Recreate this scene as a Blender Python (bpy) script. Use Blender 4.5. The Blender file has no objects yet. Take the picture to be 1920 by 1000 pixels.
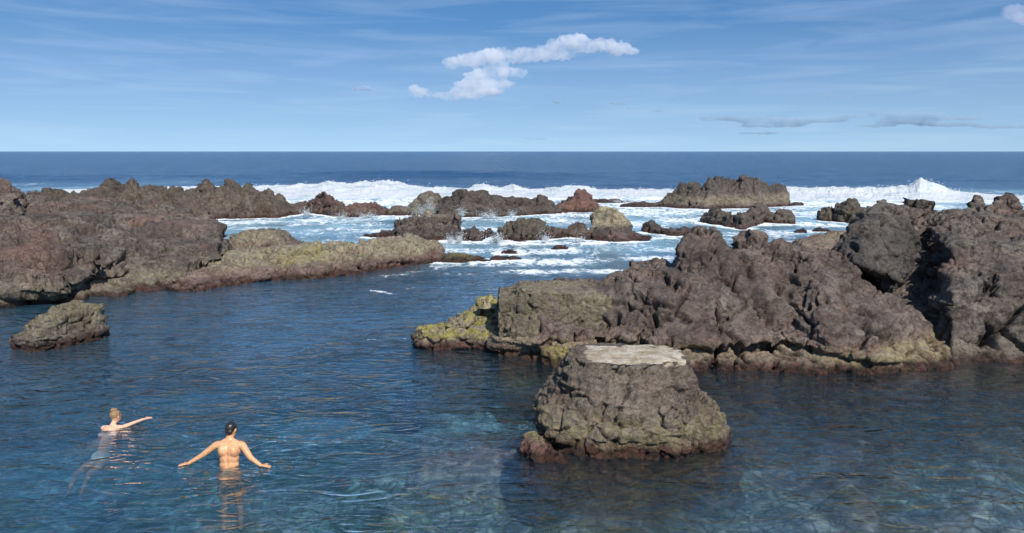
import bpy, bmesh, math, random
import numpy as np
from mathutils import Vector, Matrix

random.seed(7)
rng = np.random.default_rng(7)
scene = bpy.context.scene
COL = scene.collection

# ------------------------------------------------------------------ camera
F_PX, CAM_H, PITCH = 1423.0, 4.7, math.radians(8.63)
cam_data = bpy.data.cameras.new('camera')
cam_data.sensor_width = 36.0
cam_data.lens = F_PX / 1920.0 * 36.0
cam_data.clip_start = 0.1
cam_data.clip_end = 90000.0
cam = bpy.data.objects.new('camera', cam_data)
cam.location = (0, 0, CAM_H)
cam.rotation_euler = (math.radians(90) - PITCH, 0, 0)
COL.objects.link(cam)
scene.camera = cam

# ------------------------------------------------------------------ world, sun, exposure
SUN_EL, SUN_AZ = 45.0, 24.0          # azimuth: degrees to the right of straight behind the camera
SKY_STRENGTH, SUN_STRENGTH = 0.15, 5.0
world = bpy.data.worlds.new('World')
scene.world = world
world.use_nodes = True
wn, wl = world.node_tree.nodes, world.node_tree.links
wn.clear()
tc = wn.new('ShaderNodeTexCoord')
mp = wn.new('ShaderNodeMapping'); mp.inputs['Scale'].default_value = (1, 1, 1)
sky = wn.new('ShaderNodeTexSky'); sky.sky_type = 'NISHITA'; sky.sun_disc = False
sky.sun_elevation = math.radians(SUN_EL)
sky.sun_rotation = math.radians(180.0 - SUN_AZ)
sky.altitude = 0; sky.air_density = 1.0; sky.dust_density = 0.2; sky.ozone_density = 3.5
mxz = wn.new('ShaderNodeVectorMath'); mxz.operation = 'MAXIMUM'; mxz.inputs[1].default_value = (-1, -1, 0)
wl.new(tc.outputs['Generated'], mxz.inputs[0]); 
sx = wn.new('ShaderNodeSeparateXYZ'); cx_ = wn.new('ShaderNodeCombineXYZ'); wl.new(mxz.outputs[0], sx.inputs[0])
def wm(op, a, b):
    n = wn.new('ShaderNodeMath'); n.operation = op
    for k, v in enumerate((a, b)):
        if isinstance(v, float): n.inputs[k].default_value = v
        else: wl.new(v, n.inputs[k])
    return n.outputs[0]
zz_ = wm('ADD', wm('DIVIDE', wm('MULTIPLY', sx.outputs[2], 0.78), wm('ADD', sx.outputs[2], 0.38)), 0.165)
wl.new(sx.outputs[0], cx_.inputs[0]); wl.new(sx.outputs[1], cx_.inputs[1]); wl.new(zz_, cx_.inputs[2]); wl.new(cx_.outputs[0], mp.inputs['Vector']); wl.new(mp.outputs[0], sky.inputs['Vector'])
# faint high cirrus veil, in sky direction coordinates
mpc = wn.new('ShaderNodeMapping'); mpc.inputs['Scale'].default_value = (2.2, 2.2, 26.0)
mpc.inputs['Rotation'].default_value = (0.0, math.radians(-3.0), 0.0)
nzc = wn.new('ShaderNodeTexNoise'); nzc.inputs['Scale'].default_value = 2.4; nzc.inputs['Detail'].default_value = 6
nzc.inputs['Distortion'].default_value = 0.6
rmp = wn.new('ShaderNodeMapRange'); rmp.inputs['From Min'].default_value = 0.45; rmp.inputs['From Max'].default_value = 0.85
rmp.inputs['To Max'].default_value = 0.16
mxc = wn.new('ShaderNodeMixRGB'); mxc.inputs['Color2'].default_value = (7.5, 8.2, 9.0, 1)
wl.new(tc.outputs['Generated'], mpc.inputs['Vector']); wl.new(mpc.outputs[0], nzc.inputs['Vector'])
wl.new(nzc.outputs['Fac'], rmp.inputs['Value']); wl.new(rmp.outputs[0], mxc.inputs['Fac'])
wl.new(sky.outputs['Color'], mxc.inputs['Color1'])
bg = wn.new('ShaderNodeBackground'); bg.inputs['Strength'].default_value = SKY_STRENGTH
wo = wn.new('ShaderNodeOutputWorld')
hsv = wn.new('ShaderNodeHueSaturation'); hsv.inputs['Saturation'].default_value = 1.18; hsv.inputs['Hue'].default_value = .497; wl.new(mxc.outputs['Color'], hsv.inputs['Color']); hz = wn.new('ShaderNodeMapRange'); hz.inputs['From Min'].default_value = 0.0; hz.inputs['From Max'].default_value = 0.16; hz.inputs['To Min'].default_value = 0.50; hz.inputs['To Max'].default_value = 0.0
mxh = wn.new('ShaderNodeMixRGB'); mxh.inputs['Color2'].default_value = (3.6, 4.6, 5.2, 1)
wl.new(sx.outputs[2], hz.inputs['Value']); wl.new(hz.outputs[0], mxh.inputs['Fac']); wl.new(hsv.outputs['Color'], mxh.inputs['Color1']); wl.new(mxh.outputs['Color'], bg.inputs['Color']); wl.new(bg.outputs[0], wo.inputs['Surface'])

sun_data = bpy.data.lights.new('sun', 'SUN')
sun_data.energy = SUN_STRENGTH; sun_data.angle = math.radians(0.53); sun_data.color = (1.0, 0.95, 0.87)
sun = bpy.data.objects.new('sun', sun_data); COL.objects.link(sun)
_el, _az = math.radians(SUN_EL), math.radians(SUN_AZ)
to_sun = Vector((math.sin(_az) * math.cos(_el), -math.cos(_az) * math.cos(_el), math.sin(_el)))
sun.rotation_euler = to_sun.to_track_quat('Z', 'Y').to_euler()
sun.location = (8, -20, 30)

vs = scene.view_settings
vs.view_transform = 'Standard'; vs.look = 'None'; vs.gamma = 1.0; vs.use_curve_mapping = False
vs.exposure = 0.0
cy = scene.cycles
cy.max_bounces = 8; cy.diffuse_bounces = 2; cy.glossy_bounces = 3; cy.transmission_bounces = 3
cy.transparent_max_bounces = 10; cy.volume_bounces = 5
cy.caustics_reflective = False; cy.caustics_refractive = False
cy.sample_clamp_indirect = 4.0
try:
    cy.use_denoising = True; cy.denoiser = 'OPENIMAGEDENOISE'
except Exception:
    pass

# ------------------------------------------------------------------ projection helpers (photo pixel -> real point)
CP, SP = math.cos(PITCH), math.sin(PITCH)
def ray(px, py):
    dx, dy = (px - 960.0) / F_PX, (500.0 - py) / F_PX
    return np.array([dx, CP + dy * SP, -SP + dy * CP])
def at(px, py, z=0.0):
    d = ray(px, py); t = (z - CAM_H) / d[2]
    return np.array([d[0] * t, d[1] * t, z])
def atY(px, py, Y):
    d = ray(px, py); t = Y / d[1]
    return np.array([d[0] * t, Y, CAM_H + d[2] * t])

# ------------------------------------------------------------------ numpy noise
def _h(ix, iy, iz, s):
    with np.errstate(over='ignore'):
        h = (ix.astype(np.uint32) * np.uint32(374761393) + iy.astype(np.uint32) * np.uint32(668265263)
             + iz.astype(np.uint32) * np.uint32(2147483647 - 58) + np.uint32((s * 974711 + 12345) & 0xffffffff))
        h ^= h >> np.uint32(13); h *= np.uint32(1274126177); h ^= h >> np.uint32(16); h *= np.uint32(2246822519); h ^= h >> np.uint32(13)
    return h
def perlin(P, seed=0):
    P = P.astype(np.float32); I = np.floor(P).astype(np.int32); f = P - I
    u = f * f * f * (f * (f * 6 - 15) + 10)
    out = 0
    for dx in (0, 1):
        wx = u[:, 0] if dx else 1 - u[:, 0]
        for dy in (0, 1):
            wy = u[:, 1] if dy else 1 - u[:, 1]
            for dz in (0, 1):
                wz = u[:, 2] if dz else 1 - u[:, 2]
                h = _h(I[:, 0] + dx, I[:, 1] + dy, I[:, 2] + dz, seed)
                gx = (h & np.uint32(1023)).astype(np.float32) / 511.5 - 1
                gy = ((h >> np.uint32(10)) & np.uint32(1023)).astype(np.float32) / 511.5 - 1
                gz = ((h >> np.uint32(20)) & np.uint32(1023)).astype(np.float32) / 511.5 - 1
                out = out + wx * wy * wz * (gx * (f[:, 0] - dx) + gy * (f[:, 1] - dy) + gz * (f[:, 2] - dz))
    return out * 1.25
def fbm(P, octv=4, seed=0, gain=0.5, lac=2.03, ridge=False):
    a, s, o = 1.0, 0.0, 0.0; Q = P.astype(np.float32)
    for k in range(octv):
        n = perlin(Q, seed + k * 17)
        if ridge: n = 1 - 2.2 * np.abs(n)
        s = s + a * n; o += a; a *= gain; Q = Q * lac + 3.7
    return s / o
def worley(P, seed=0):
    P = P.astype(np.float32); I = np.floor(P).astype(np.int32)
    n = len(P); f1 = np.full(n, 9e9, np.float32); f2 = f1.copy(); c1 = np.zeros((n, 3), np.float32); hid = np.zeros(n, np.uint32)
    for dx in (-1, 0, 1):
        for dy in (-1, 0, 1):
            for dz in (-1, 0, 1):
                J = I + np.array([dx, dy, dz], np.int32); h = _h(J[:, 0], J[:, 1], J[:, 2], seed)
                c = np.stack([(h & np.uint32(1023)), ((h >> np.uint32(10)) & np.uint32(1023)), ((h >> np.uint32(20)) & np.uint32(1023))], 1).astype(np.float32) / 1023 + J
                d = np.sqrt(((c - P) ** 2).sum(1)); m = d < f1
                f2 = np.where(m, f1, np.minimum(f2, d)); f1 = np.where(m, d, f1)
                c1[m] = c[m]; hid[m] = h[m]
    return f1, f2, c1, hid
def sstep(a, b, x):
    t = np.clip((x - a) / (b - a), 0, 1); return t * t * (3 - 2 * t)

# ------------------------------------------------------------------ object helpers
def tag(o, label=None, cat=None, group=None, kind=None):
    if label: o['label'] = label
    if cat: o['category'] = cat
    if group: o['group'] = group
    if kind: o['kind'] = kind
    return o
def mesh_from(name, V, F):
    me = bpy.data.meshes.new(name); me.from_pydata([tuple(v) for v in V], [], [tuple(f) for f in F]); me.update(); return me
def link(name, me, mat=None, parent=None):
    o = bpy.data.objects.new(name, me); COL.objects.link(o)
    if mat: me.materials.clear(); me.materials.append(mat)
    if parent: o.parent = parent; o.matrix_parent_inverse = Matrix.Identity(4)
    return o
def empty(name, loc):
    o = bpy.data.objects.new(name, None); o.location = loc; o.empty_display_size = 0.3; COL.objects.link(o); return o
def get_co(me):
    a = np.empty(len(me.vertices) * 3, np.float32); me.vertices.foreach_get('co', a); return a.reshape(-1, 3)
def get_no(me):
    a = np.empty(len(me.vertices) * 3, np.float32); me.vertex_normals.foreach_get('vector', a); return a.reshape(-1, 3)
def set_co(me, V):
    me.vertices.foreach_set('co', np.ascontiguousarray(V, np.float32).ravel()); me.update()
def smooth_on(me, on=True):
    me.polygons.foreach_set('use_smooth', [on] * len(me.polygons))
def set_attr(me, name, A):
    at_ = me.attributes.new(name, 'FLOAT_COLOR', 'POINT'); at_.data.foreach_set('color', np.ascontiguousarray(A, np.float32).ravel())
def join_parts(parts):
    V, F, n = [], [], 0
    for v, f in parts:
        V += [tuple(x) for x in v]; F += [tuple(i + n for i in q) for q in f]; n += len(v)
    return V, F
def remesh(parts, voxel, smooth=0, smooth_fac=0.5):
    V, F = join_parts(parts)
    me = mesh_from('tmp', V, F)
    bm = bmesh.new(); bm.from_mesh(me); bmesh.ops.triangulate(bm, faces=[f for f in bm.faces if len(f.verts) > 4]); bm.to_mesh(me); bm.free()
    o = bpy.data.objects.new('tmp', me); COL.objects.link(o)
    r = o.modifiers.new('r', 'REMESH'); r.mode = 'VOXEL'; r.voxel_size = voxel
    if smooth:
        s = o.modifiers.new('s', 'SMOOTH'); s.iterations = smooth; s.factor = smooth_fac
    dg = bpy.context.evaluated_depsgraph_get()
    out = bpy.data.meshes.new_from_object(o.evaluated_get(dg))
    bpy.data.objects.remove(o); bpy.data.meshes.remove(me)
    return out

# ---- closed shapes
def loft(lines, px0, px1, n, back=1.0, zb=-2.2, backdrop=0.6):
    """lines: (mode, [(px, py, val)...]); z: val is height, d: val is added to the line before's distance."""
    us = np.linspace(px0, px1, n); rows = []
    prevY = None
    for mode, pts in lines:
        pts = sorted(pts); X = [p[0] for p in pts]
        py = np.interp(us, X, [p[1] for p in pts]); va = np.interp(us, X, [p[2] for p in pts])
        if mode == 'z': P = np.array([at(u, y, z) for u, y, z in zip(us, py, va)])
        elif mode == 'Y': P = np.array([atY(u, y, Y) for u, y, Y in zip(us, py, va)])
        else: P = np.array([atY(u, y, Y + v) for u, y, Y, v in zip(us, py, prevY, va)])
        prevY = P[:, 1].copy(); rows.append(P)
    def away(P, d, z):
        Q = P.copy(); r = np.hypot(P[:, 0], P[:, 1]); k = (r + d) / r
        Q[:, 0] *= k; Q[:, 1] *= k; Q[:, 2] = z; return Q
    front = away(rows[0], -0.35, zb)
    b1 = away(rows[-1], back * 0.5, np.maximum(rows[-1][:, 2] - backdrop * 0.5, -0.5))
    b2 = away(rows[-1], back, np.minimum(rows[-1][:, 2] - backdrop, rows[-1][:, 2] * 0.4))
    b3 = away(rows[-1], back * 1.4, zb)
    R = [front] + rows + [b1, b2, b3]
    m = len(R); V = np.concatenate(R); F = []
    for k in range(m):
        k2 = (k + 1) % m
        for i in range(n - 1):
            F.append((k * n + i, k * n + i + 1, k2 * n + i + 1, k2 * n + i))
    F.append(tuple(k * n for k in range(m))); F.append(tuple(k * n + n - 1 for k in reversed(range(m))))
    return V, F
def crest(pts, base, depth=2.0, zb=-1.5, n=None):
    """a rock with the given skyline; base: py of its waterline (number or points)"""
    b = [(pts[0][0], base), (pts[-1][0], base)] if not isinstance(base, (list, tuple)) else base
    X = [p[0] for p in pts]; Yp = [p[1] for p in pts]; bx = [p[0] for p in b]; by = [p[1] for p in b]
    n = n or max(12, int((X[-1] - X[0]) / 3))
    us = np.linspace(X[0], X[-1], n); cy_ = np.interp(us, X, Yp); ba = np.interp(us, bx, by)
    cy_ = np.minimum(cy_, ba - 1.5)
    COLLARS.append(np.array([at(u, y, 0)[:2] for u, y in zip(us[::2], ba[::2])]))
    mk = lambda k, v: [(u, bb + (c - bb) * k, v) for u, bb, c in zip(us, ba, cy_)]
    L = [('z', mk(0, 0.0)), ('d', mk(.4, .12 * depth)), ('d', mk(.8, .2 * depth)), ('d', mk(1.0, .22 * depth))]
    return loft(L, X[0], X[-1], n, back=depth * .5, zb=zb, backdrop=0.8)
def hull(pts):
    bm = bmesh.new()
    for p in pts: bm.verts.new(p)
    r = bmesh.ops.convex_hull(bm, input=bm.verts)
    bmesh.ops.delete(bm, geom=[v for v in bm.verts if not v.link_faces], context='VERTS')
    bm.verts.index_update()
    V = [tuple(v.co) for v in bm.verts]; F = [tuple(v.index for v in f.verts) for f in bm.faces]; bm.free(); return V, F
def capsule(p0, p1, r0, r1, seg=12, flat=1.0, up=None):
    p0, p1 = Vector(p0), Vector(p1); d = (p1 - p0); L = d.length; d.normalize()
    u = Vector(up) if up else (Vector((0, 0, 1)) if abs(d.z) < .9 else Vector((0, 1, 0)))
    a = d.cross(u).normalized(); b = a.cross(d).normalized()
    rings = []
    for t in (-85, -60, -30, 0): rings.append((p0 + d * r0 * math.sin(math.radians(t)), r0 * math.cos(math.radians(t))))
    for t in (0, 30, 60, 85): rings.append((p1 + d * r1 * math.sin(math.radians(t)), r1 * math.cos(math.radians(t))))
    V, F = [], []
    for c, r in rings:
        for i in range(seg):
            q = 2 * math.pi * i / seg; V.append(tuple(c + a * math.cos(q) * r + b * math.sin(q) * r * flat))
    for k in range(len(rings) - 1):
        for i in range(seg):
            j = (i + 1) % seg; F.append((k * seg + i, k * seg + j, (k + 1) * seg + j, (k + 1) * seg + i))
    F.append(tuple(reversed(range(seg)))); F.append(tuple((len(rings) - 1) * seg + i for i in range(seg)))
    return V, F
def ellipsoid(c, r, rot=None, nu=20, nv=12):
    V, F = [], []; M = rot or Matrix.Identity(3)
    for k in range(1, nv):
        t = math.pi * k / nv
        for i in range(nu):
            q = 2 * math.pi * i / nu
            V.append(tuple(Vector(c) + M @ Vector((r[0] * math.sin(t) * math.cos(q), r[1] * math.sin(t) * math.sin(q), r[2] * math.cos(t)))))
    for k in range(nv - 2):
        for i in range(nu):
            j = (i + 1) % nu; F.append((k * nu + i, (k + 1) * nu + i, (k + 1) * nu + j, k * nu + j))
    a = len(V); V.append(tuple(Vector(c) + M @ Vector((0, 0, r[2])))); V.append(tuple(Vector(c) - M @ Vector((0, 0, r[2]))))
    for i in range(nu):
        j = (i + 1) % nu; F.append((a, i, j)); F.append((a + 1, (nv - 2) * nu + j, (nv - 2) * nu + i))
    return V, F

# ------------------------------------------------------------------ materials
class NT:
    def __init__(s, name):
        s.m = bpy.data.materials.new(name); s.m.use_nodes = True; s.t = s.m.node_tree; s.n = s.t.nodes; s.l = s.t.links; s.n.clear()
        s.out = s.n.new('ShaderNodeOutputMaterial')
    def node(s, ty, **kw):
        n = s.n.new('ShaderNode' + ty)
        for k, v in kw.items():
            if k.startswith('_'): setattr(n, k[1:], v)
            else: s.set(n.inputs[k.replace('__', ' ')], v)
        return n
    def set(s, sock, v):
        if isinstance(v, bpy.types.NodeSocket): s.l.new(v, sock)
        elif isinstance(v, bpy.types.Node): s.l.new(v.outputs[0], sock)
        else: sock.default_value = v
    def math(s, op, a, b=0.0, clamp=False):
        n = s.n.new('ShaderNodeMath'); n.operation = op; n.use_clamp = clamp; s.set(n.inputs[0], a); s.set(n.inputs[1], b); return n.outputs[0]
    def mix(s, f, a, b, blend='MIX'):
        n = s.n.new('ShaderNodeMixRGB'); n.blend_type = blend; s.set(n.inputs[0], f); s.set(n.inputs[1], a); s.set(n.inputs[2], b); return n.outputs[0]
    def noise(s, vec, scale, detail=4, rough=.55, dist=0.0):
        n = s.n.new('ShaderNodeTexNoise'); s.set(n.inputs['Vector'], vec); n.inputs['Scale'].default_value = scale
        n.inputs['Detail'].default_value = detail; n.inputs['Roughness'].default_value = rough; n.inputs['Distortion'].default_value = dist; return n.outputs['Fac']
    def vor(s, vec, scale, feature='F1', out='Distance', rand=1.0):
        n = s.n.new('ShaderNodeTexVoronoi'); n.feature = feature; s.set(n.inputs['Vector'], vec); n.inputs['Scale'].default_value = scale
        n.inputs['Randomness'].default_value = rand; return n.outputs[out]
    def rng(s, v, a, b, c=0.0, d=1.0, smooth=True):
        n = s.n.new('ShaderNodeMapRange'); n.interpolation_type = 'SMOOTHSTEP' if smooth else 'LINEAR'
        s.set(n.inputs['Value'], v); s.set(n.inputs['From Min'], a); s.set(n.inputs['From Max'], b); s.set(n.inputs['To Min'], c); s.set(n.inputs['To Max'], d); return n.outputs[0]
    def scaled(s, vec, sc, rot=(0, 0, 0)):
        n = s.n.new('ShaderNodeMapping'); s.set(n.inputs['Vector'], vec); n.inputs['Scale'].default_value = sc; n.inputs['Rotation'].default_value = rot; return n.outputs[0]
    def pos(s):
        g = s.n.new('ShaderNodeNewGeometry'); return g.outputs['Position']
    def z(s, p):
        n = s.n.new('ShaderNodeSeparateXYZ'); s.set(n.inputs[0], p); return n.outputs['Z']

def c4(r, g, b): return (r, g, b, 1.0)

def rock_material(name='lava_rock', detail=1.0):
    t = NT(name); p = t.pos()
    a = t.node('Attribute', _attribute_name='tint'); sep = t.n.new('ShaderNodeSeparateColor'); t.l.new(a.outputs['Color'], sep.inputs[0])
    a2 = t.node('Attribute', _attribute_name='charcoal')
    yel, moss, red, dark = sep.outputs[0], sep.outputs[1], sep.outputs[2], a2.outputs['Fac']
    n1 = t.noise(p, .9 / detail, 6, .62, .4); n2 = t.noise(p, 5.0 / detail, 6, .65); n3 = t.noise(p, 22 / detail, 6, .78)
    n4 = t.noise(p, 2.2 / detail, 5, .6, .8)
    col = t.mix(t.rng(n1, .35, .65), c4(.100, .080, .065), c4(.270, .222, .178))
    col = t.mix(t.rng(n4, .55, .74, 0, .8), col, c4(.20, .122, .094))
    col = t.mix(t.rng(n2, .50, .64, 0, .85), col, c4(.055, .045, .041))
    n5 = t.noise(p, 11 / detail, 6, .75); col = t.mix(t.rng(n5, .51, .62, 0, .8), col, c4(.034, .028, .026)); col = t.mix(t.rng(n5, .46, .36, 0, .5), col, c4(.28, .238, .20))  # dark in bump hollows, pale on rises: shadow contrast put into the colour
    col = t.mix(t.math('MULTIPLY', red, t.rng(n4, .3, .6, .35, 1)), col, c4(.23, .115, .088))
    col = t.mix(t.math('MULTIPLY', dark, t.rng(n2, .35, .6, .95, .55)), col, c4(.058, .053, .050))
    # pale lichen and salt flecks
    fl = t.rng(n3, .54, .66, 0, .75)
    col = t.mix(t.math('MULTIPLY', fl, t.rng(n4, .35, .6)), col, c4(.33, .30, .25))
    pits = t.vor(p, 26 / detail); col = t.mix(t.rng(pits, .0, .22, .45, 0), col, c4(.04, .034, .03))
    # yellow algae / lichen
    yf = t.math('MULTIPLY', yel, t.rng(t.math('ADD', t.math('MULTIPLY', n2, .55), t.math('MULTIPLY', n3, .45)), .40, .54), clamp=True)
    ycol = t.mix(t.rng(n4, .4, .6), c4(.43, .36, .22), c4(.29, .245, .165))
    col = t.mix(yf, col, ycol)
    mf = t.math('MULTIPLY', moss, t.rng(n2, .36, .52), clamp=True)
    col = t.mix(mf, col, t.mix(t.rng(n3, .4, .6), c4(.24, .26, .03), c4(.48, .38, .07)))
    # wet, algae-red tidal band (height above the water)
    zz = t.math('ADD', t.z(p), t.math('MULTIPLY', t.math('SUBTRACT', n4, .5), .55))
    wet = t.rng(zz, .08, .29, 1, 0)
    wcol = t.mix(t.rng(n2, .4, .6), c4(.085, .036, .026), c4(.030, .021, .015))
    col = t.mix(t.math('MULTIPLY', wet, .9), col, wcol)
    under = t.rng(zz, -.22, .0, 1, 0)
    col = t.mix(t.math('MULTIPLY', under, .85), col, t.mix(t.rng(n2, .42, .58), c4(.20, .105, .060), c4(.115, .105, .045)))
    rough = t.rng(wet, 0, 1, .88, .38)
    h = t.math('ADD', t.math('SUBTRACT', t.math('MULTIPLY', n2, .8), t.math('MULTIPLY', n5, .55)), t.math('ADD', t.math('MULTIPLY', n3, .55), t.math('MULTIPLY', t.rng(pits, 0, .45), .10)))
    wn_ = t.n.new('ShaderNodeTexNoise'); t.l.new(p, wn_.inputs['Vector']); wn_.inputs['Scale'].default_value = 3.5 / detail; wn_.inputs['Detail'].default_value = 5
    wsc = t.node('VectorMath', _operation='SCALE'); t.l.new(wn_.outputs['Color'], wsc.inputs[0]); wsc.inputs['Scale'].default_value = .9 * detail
    wad = t.node('VectorMath', _operation='ADD'); t.l.new(p, wad.inputs[0]); t.l.new(wsc.outputs[0], wad.inputs[1])
    crk = t.rng(t.vor(t.scaled(wad.outputs[0], (1, 1, 1.7)), 2.6 / detail, 'DISTANCE_TO_EDGE'), 0, .045)
    rmn = t.n.new('ShaderNodeTexNoise'); rmn.noise_type = 'RIDGED_MULTIFRACTAL'; t.l.new(t.scaled(p, (1, 1, 1.35)), rmn.inputs['Vector']); rmn.inputs['Scale'].default_value = 4.2 / detail; rmn.inputs['Detail'].default_value = 7; rmn.inputs['Roughness'].default_value = .62
    rdg = t.rng(rmn.outputs['Fac'], .25, 1.25)
    h = t.math('SUBTRACT', t.math('ADD', h, t.math('MULTIPLY', crk, .16)), t.math('MULTIPLY', rdg, .50))
    bmp = t.node('Bump', Strength=1.0, Distance=.16 * detail, Height=h)
    b = t.node('BsdfPrincipled', Base__Color=col, Roughness=rough, Normal=bmp); b.inputs['Specular IOR Level'].default_value = .25
    t.l.new(b.outputs[0], t.out.inputs['Surface']); return t.m

def patch_material(name, ca, cb, rough=.9, scale=14, bump=.02):
    t = NT(name); p = t.pos(); n = t.noise(p, scale, 6, .7); n2 = t.noise(t.scaled(p, (1, 4, 4)), scale * .35, 4, .6, .5)
    col = t.mix(t.rng(n, .35, .65), ca, cb); col = t.mix(t.rng(n2, .52, .7, 0, .6), col, tuple(x * .55 for x in cb[:3]) + (1,))
    bm_ = t.node('Bump', Strength=.8, Distance=bump, Height=n)
    b = t.node('BsdfPrincipled', Base__Color=col, Roughness=rough, Normal=bm_); b.inputs['Specular IOR Level'].default_value = .15
    t.l.new(b.outputs[0], t.out.inputs['Surface']); return t.m

def foam_material(name='white_foam'):
    t = NT(name); p = t.pos(); n = t.noise(p, 2.0, 6, .7); n2 = t.noise(t.scaled(p, (.25, 1, 1)), 1.2, 5, .65, .6)
    col = t.mix(t.rng(n2, .47, .68, 0, .8), c4(.88, .90, .91), c4(.42, .58, .64))  # blue-grey streaks put shading of the foam face into its colour
    bm_ = t.node('Bump', Strength=1.0, Distance=.35, Height=n)
    d = t.node('BsdfDiffuse', Color=col, Normal=bm_); tr = t.node('BsdfTranslucent', Color=c4(.8, .85, .88))
    m = t.n.new('ShaderNodeMixShader'); m.inputs[0].default_value = .25; t.l.new(d.outputs[0], m.inputs[1]); t.l.new(tr.outputs[0], m.inputs[2])
    t.l.new(m.outputs[0], t.out.inputs['Surface']); return t.m

def water_material():
    t = NT('sea_water'); p = t.pos()
    a = t.node('Attribute', _attribute_name='foam'); sep = t.n.new('ShaderNodeSeparateColor'); t.l.new(a.outputs['Color'], sep.inputs[0])
    foam, aer, rip = sep.outputs[0], sep.outputs[1], sep.outputs[2]
    pw = t.scaled(p, (.40, 1.0, 1.0), (0, 0, math.radians(10)))
    ra = t.noise(pw, 2.5, 2, .45, 1.1); rb = t.noise(t.scaled(p, (.5, 1.1, 1), (0, 0, math.radians(-24))), 4.4, 2, .5, .8)
    r1 = t.math('SUBTRACT', 1.0, t.math('ABSOLUTE', t.math('MULTIPLY', t.math('SUBTRACT', ra, .5), 3.0)))
    r1b = t.math('SUBTRACT', 1.0, t.math('ABSOLUTE', t.math('MULTIPLY', t.math('SUBTRACT', rb, .5), 3.0)))
    r2 = t.noise(t.scaled(p, (.7, 1, 1), (0, 0, math.radians(-24))), 1.05, 3, .5, .5)
    calm = t.rng(t.noise(p, .22, 3, .5, .5), .38, .62, .45, 1.25)
    r3 = t.noise(t.scaled(p, (.6, 1, 1), (0, 0, math.radians(5))), .34, 5, .6); r4 = t.noise(t.scaled(p, (.35, 1, 1)), .055, 5, .62)
    far = rip
    h = t.math('ADD', t.math('MULTIPLY', t.math('POWER', t.math('MAXIMUM', r1, 0.0), 1.7), .046), t.math('ADD', t.math('MULTIPLY', t.math('POWER', t.math('MAXIMUM', r1b, 0.0), 1.7), .012), t.math('MULTIPLY', r2, .030)))
    h = t.math('MULTIPLY', h, calm)
    h = t.math('ADD', h, t.math('MULTIPLY', t.math('MULTIPLY', r3, far), 1.3))
    h = t.math('ADD', h, t.math('MULTIPLY', t.math('MULTIPLY', r4, far), 5.0))
    bmp = t.node('Bump', Strength=t.rng(far, 0, 1, .75, 1.0), Distance=1.0, Height=h)
    gi = t.n.new('ShaderNodeNewGeometry'); dt = t.node('VectorMath', _operation='DOT_PRODUCT'); t.l.new(gi.outputs['Incoming'], dt.inputs[0]); t.l.new(bmp.outputs[0], dt.inputs[1])
    cosn = t.math('ABSOLUTE', dt.outputs['Value'])
    fres = t.math('ADD', .035, t.math('MULTIPLY', .965, t.math('POWER', t.math('SUBTRACT', 1.0, cosn, True), 3.7)), True)
    gl = t.node('BsdfGlossy', Color=c4(.95, .98, 1.0), Roughness=t.rng(far, 0, 1, .03, .16), Normal=bmp)
    # caustic web painted into the surface's transparency: clear along cell edges, dim between
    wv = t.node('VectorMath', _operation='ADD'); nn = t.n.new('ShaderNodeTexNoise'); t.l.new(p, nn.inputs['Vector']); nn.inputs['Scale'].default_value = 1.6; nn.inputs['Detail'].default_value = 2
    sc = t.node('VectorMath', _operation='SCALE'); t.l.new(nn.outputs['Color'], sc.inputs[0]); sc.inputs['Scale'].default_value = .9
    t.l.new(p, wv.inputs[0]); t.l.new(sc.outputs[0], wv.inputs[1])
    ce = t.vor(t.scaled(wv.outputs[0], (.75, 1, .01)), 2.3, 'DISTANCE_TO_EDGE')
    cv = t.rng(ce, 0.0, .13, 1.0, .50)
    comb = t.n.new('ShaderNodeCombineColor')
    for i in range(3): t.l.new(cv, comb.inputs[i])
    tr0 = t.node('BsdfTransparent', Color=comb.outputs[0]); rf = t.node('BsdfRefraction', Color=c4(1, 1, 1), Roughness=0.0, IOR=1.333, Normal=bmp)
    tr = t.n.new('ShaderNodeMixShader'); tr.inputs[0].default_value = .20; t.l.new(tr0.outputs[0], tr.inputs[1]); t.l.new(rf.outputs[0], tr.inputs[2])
    body = t.node('BsdfDiffuse', Color=c4(.33, .56, .64), Normal=bmp)
    deep = t.node('BsdfDiffuse', Color=t.mix(far, c4(.060, .180, .280), c4(.032, .092, .195)), Normal=bmp)
    md = t.n.new('ShaderNodeMixShader'); dpa = t.node('Attribute', _attribute_name='depth'); t.set(md.inputs[0], t.math('MAXIMUM', t.math('ADD', .05, t.math('MULTIPLY', dpa.outputs['Fac'], .25)), t.rng(far, 0, 1, 0, .72))); t.l.new(tr.outputs[0], md.inputs[1]); t.l.new(deep.outputs[0], md.inputs[2])
    m0 = t.n.new('ShaderNodeMixShader'); t.l.new(aer, m0.inputs[0]); t.l.new(md.outputs[0], m0.inputs[1]); t.l.new(body.outputs[0], m0.inputs[2])
    m1 = t.n.new('ShaderNodeMixShader'); t.l.new(fres, m1.inputs[0]); t.l.new(m0.outputs[0], m1.inputs[1]); t.l.new(gl.outputs[0], m1.inputs[2])
    # foam streaks
    fw = t.scaled(p, (1.25, .62, 1), (0, 0, math.radians(14)))
    f1 = t.noise(fw, 1.25, 7, .68, 1.6); f2 = t.noise(fw, .26, 5, .62, 1.0)
    web = t.math('SUBTRACT', 1.0, t.math('ABSOLUTE', t.math('MULTIPLY', t.math('SUBTRACT', t.noise(t.scaled(p, (.9, .5, 1), (0, 0, math.radians(-20))), 1.1, 4, .6, 1.2), .5), 7.0)))
    web = t.rng(web, 0, 1, .28, .74)
    fn = t.math('ADD', t.math('MULTIPLY', f1, .40), t.math('ADD', t.math('MULTIPLY', f2, .32), t.math('MULTIPLY', web, .28)))
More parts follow.
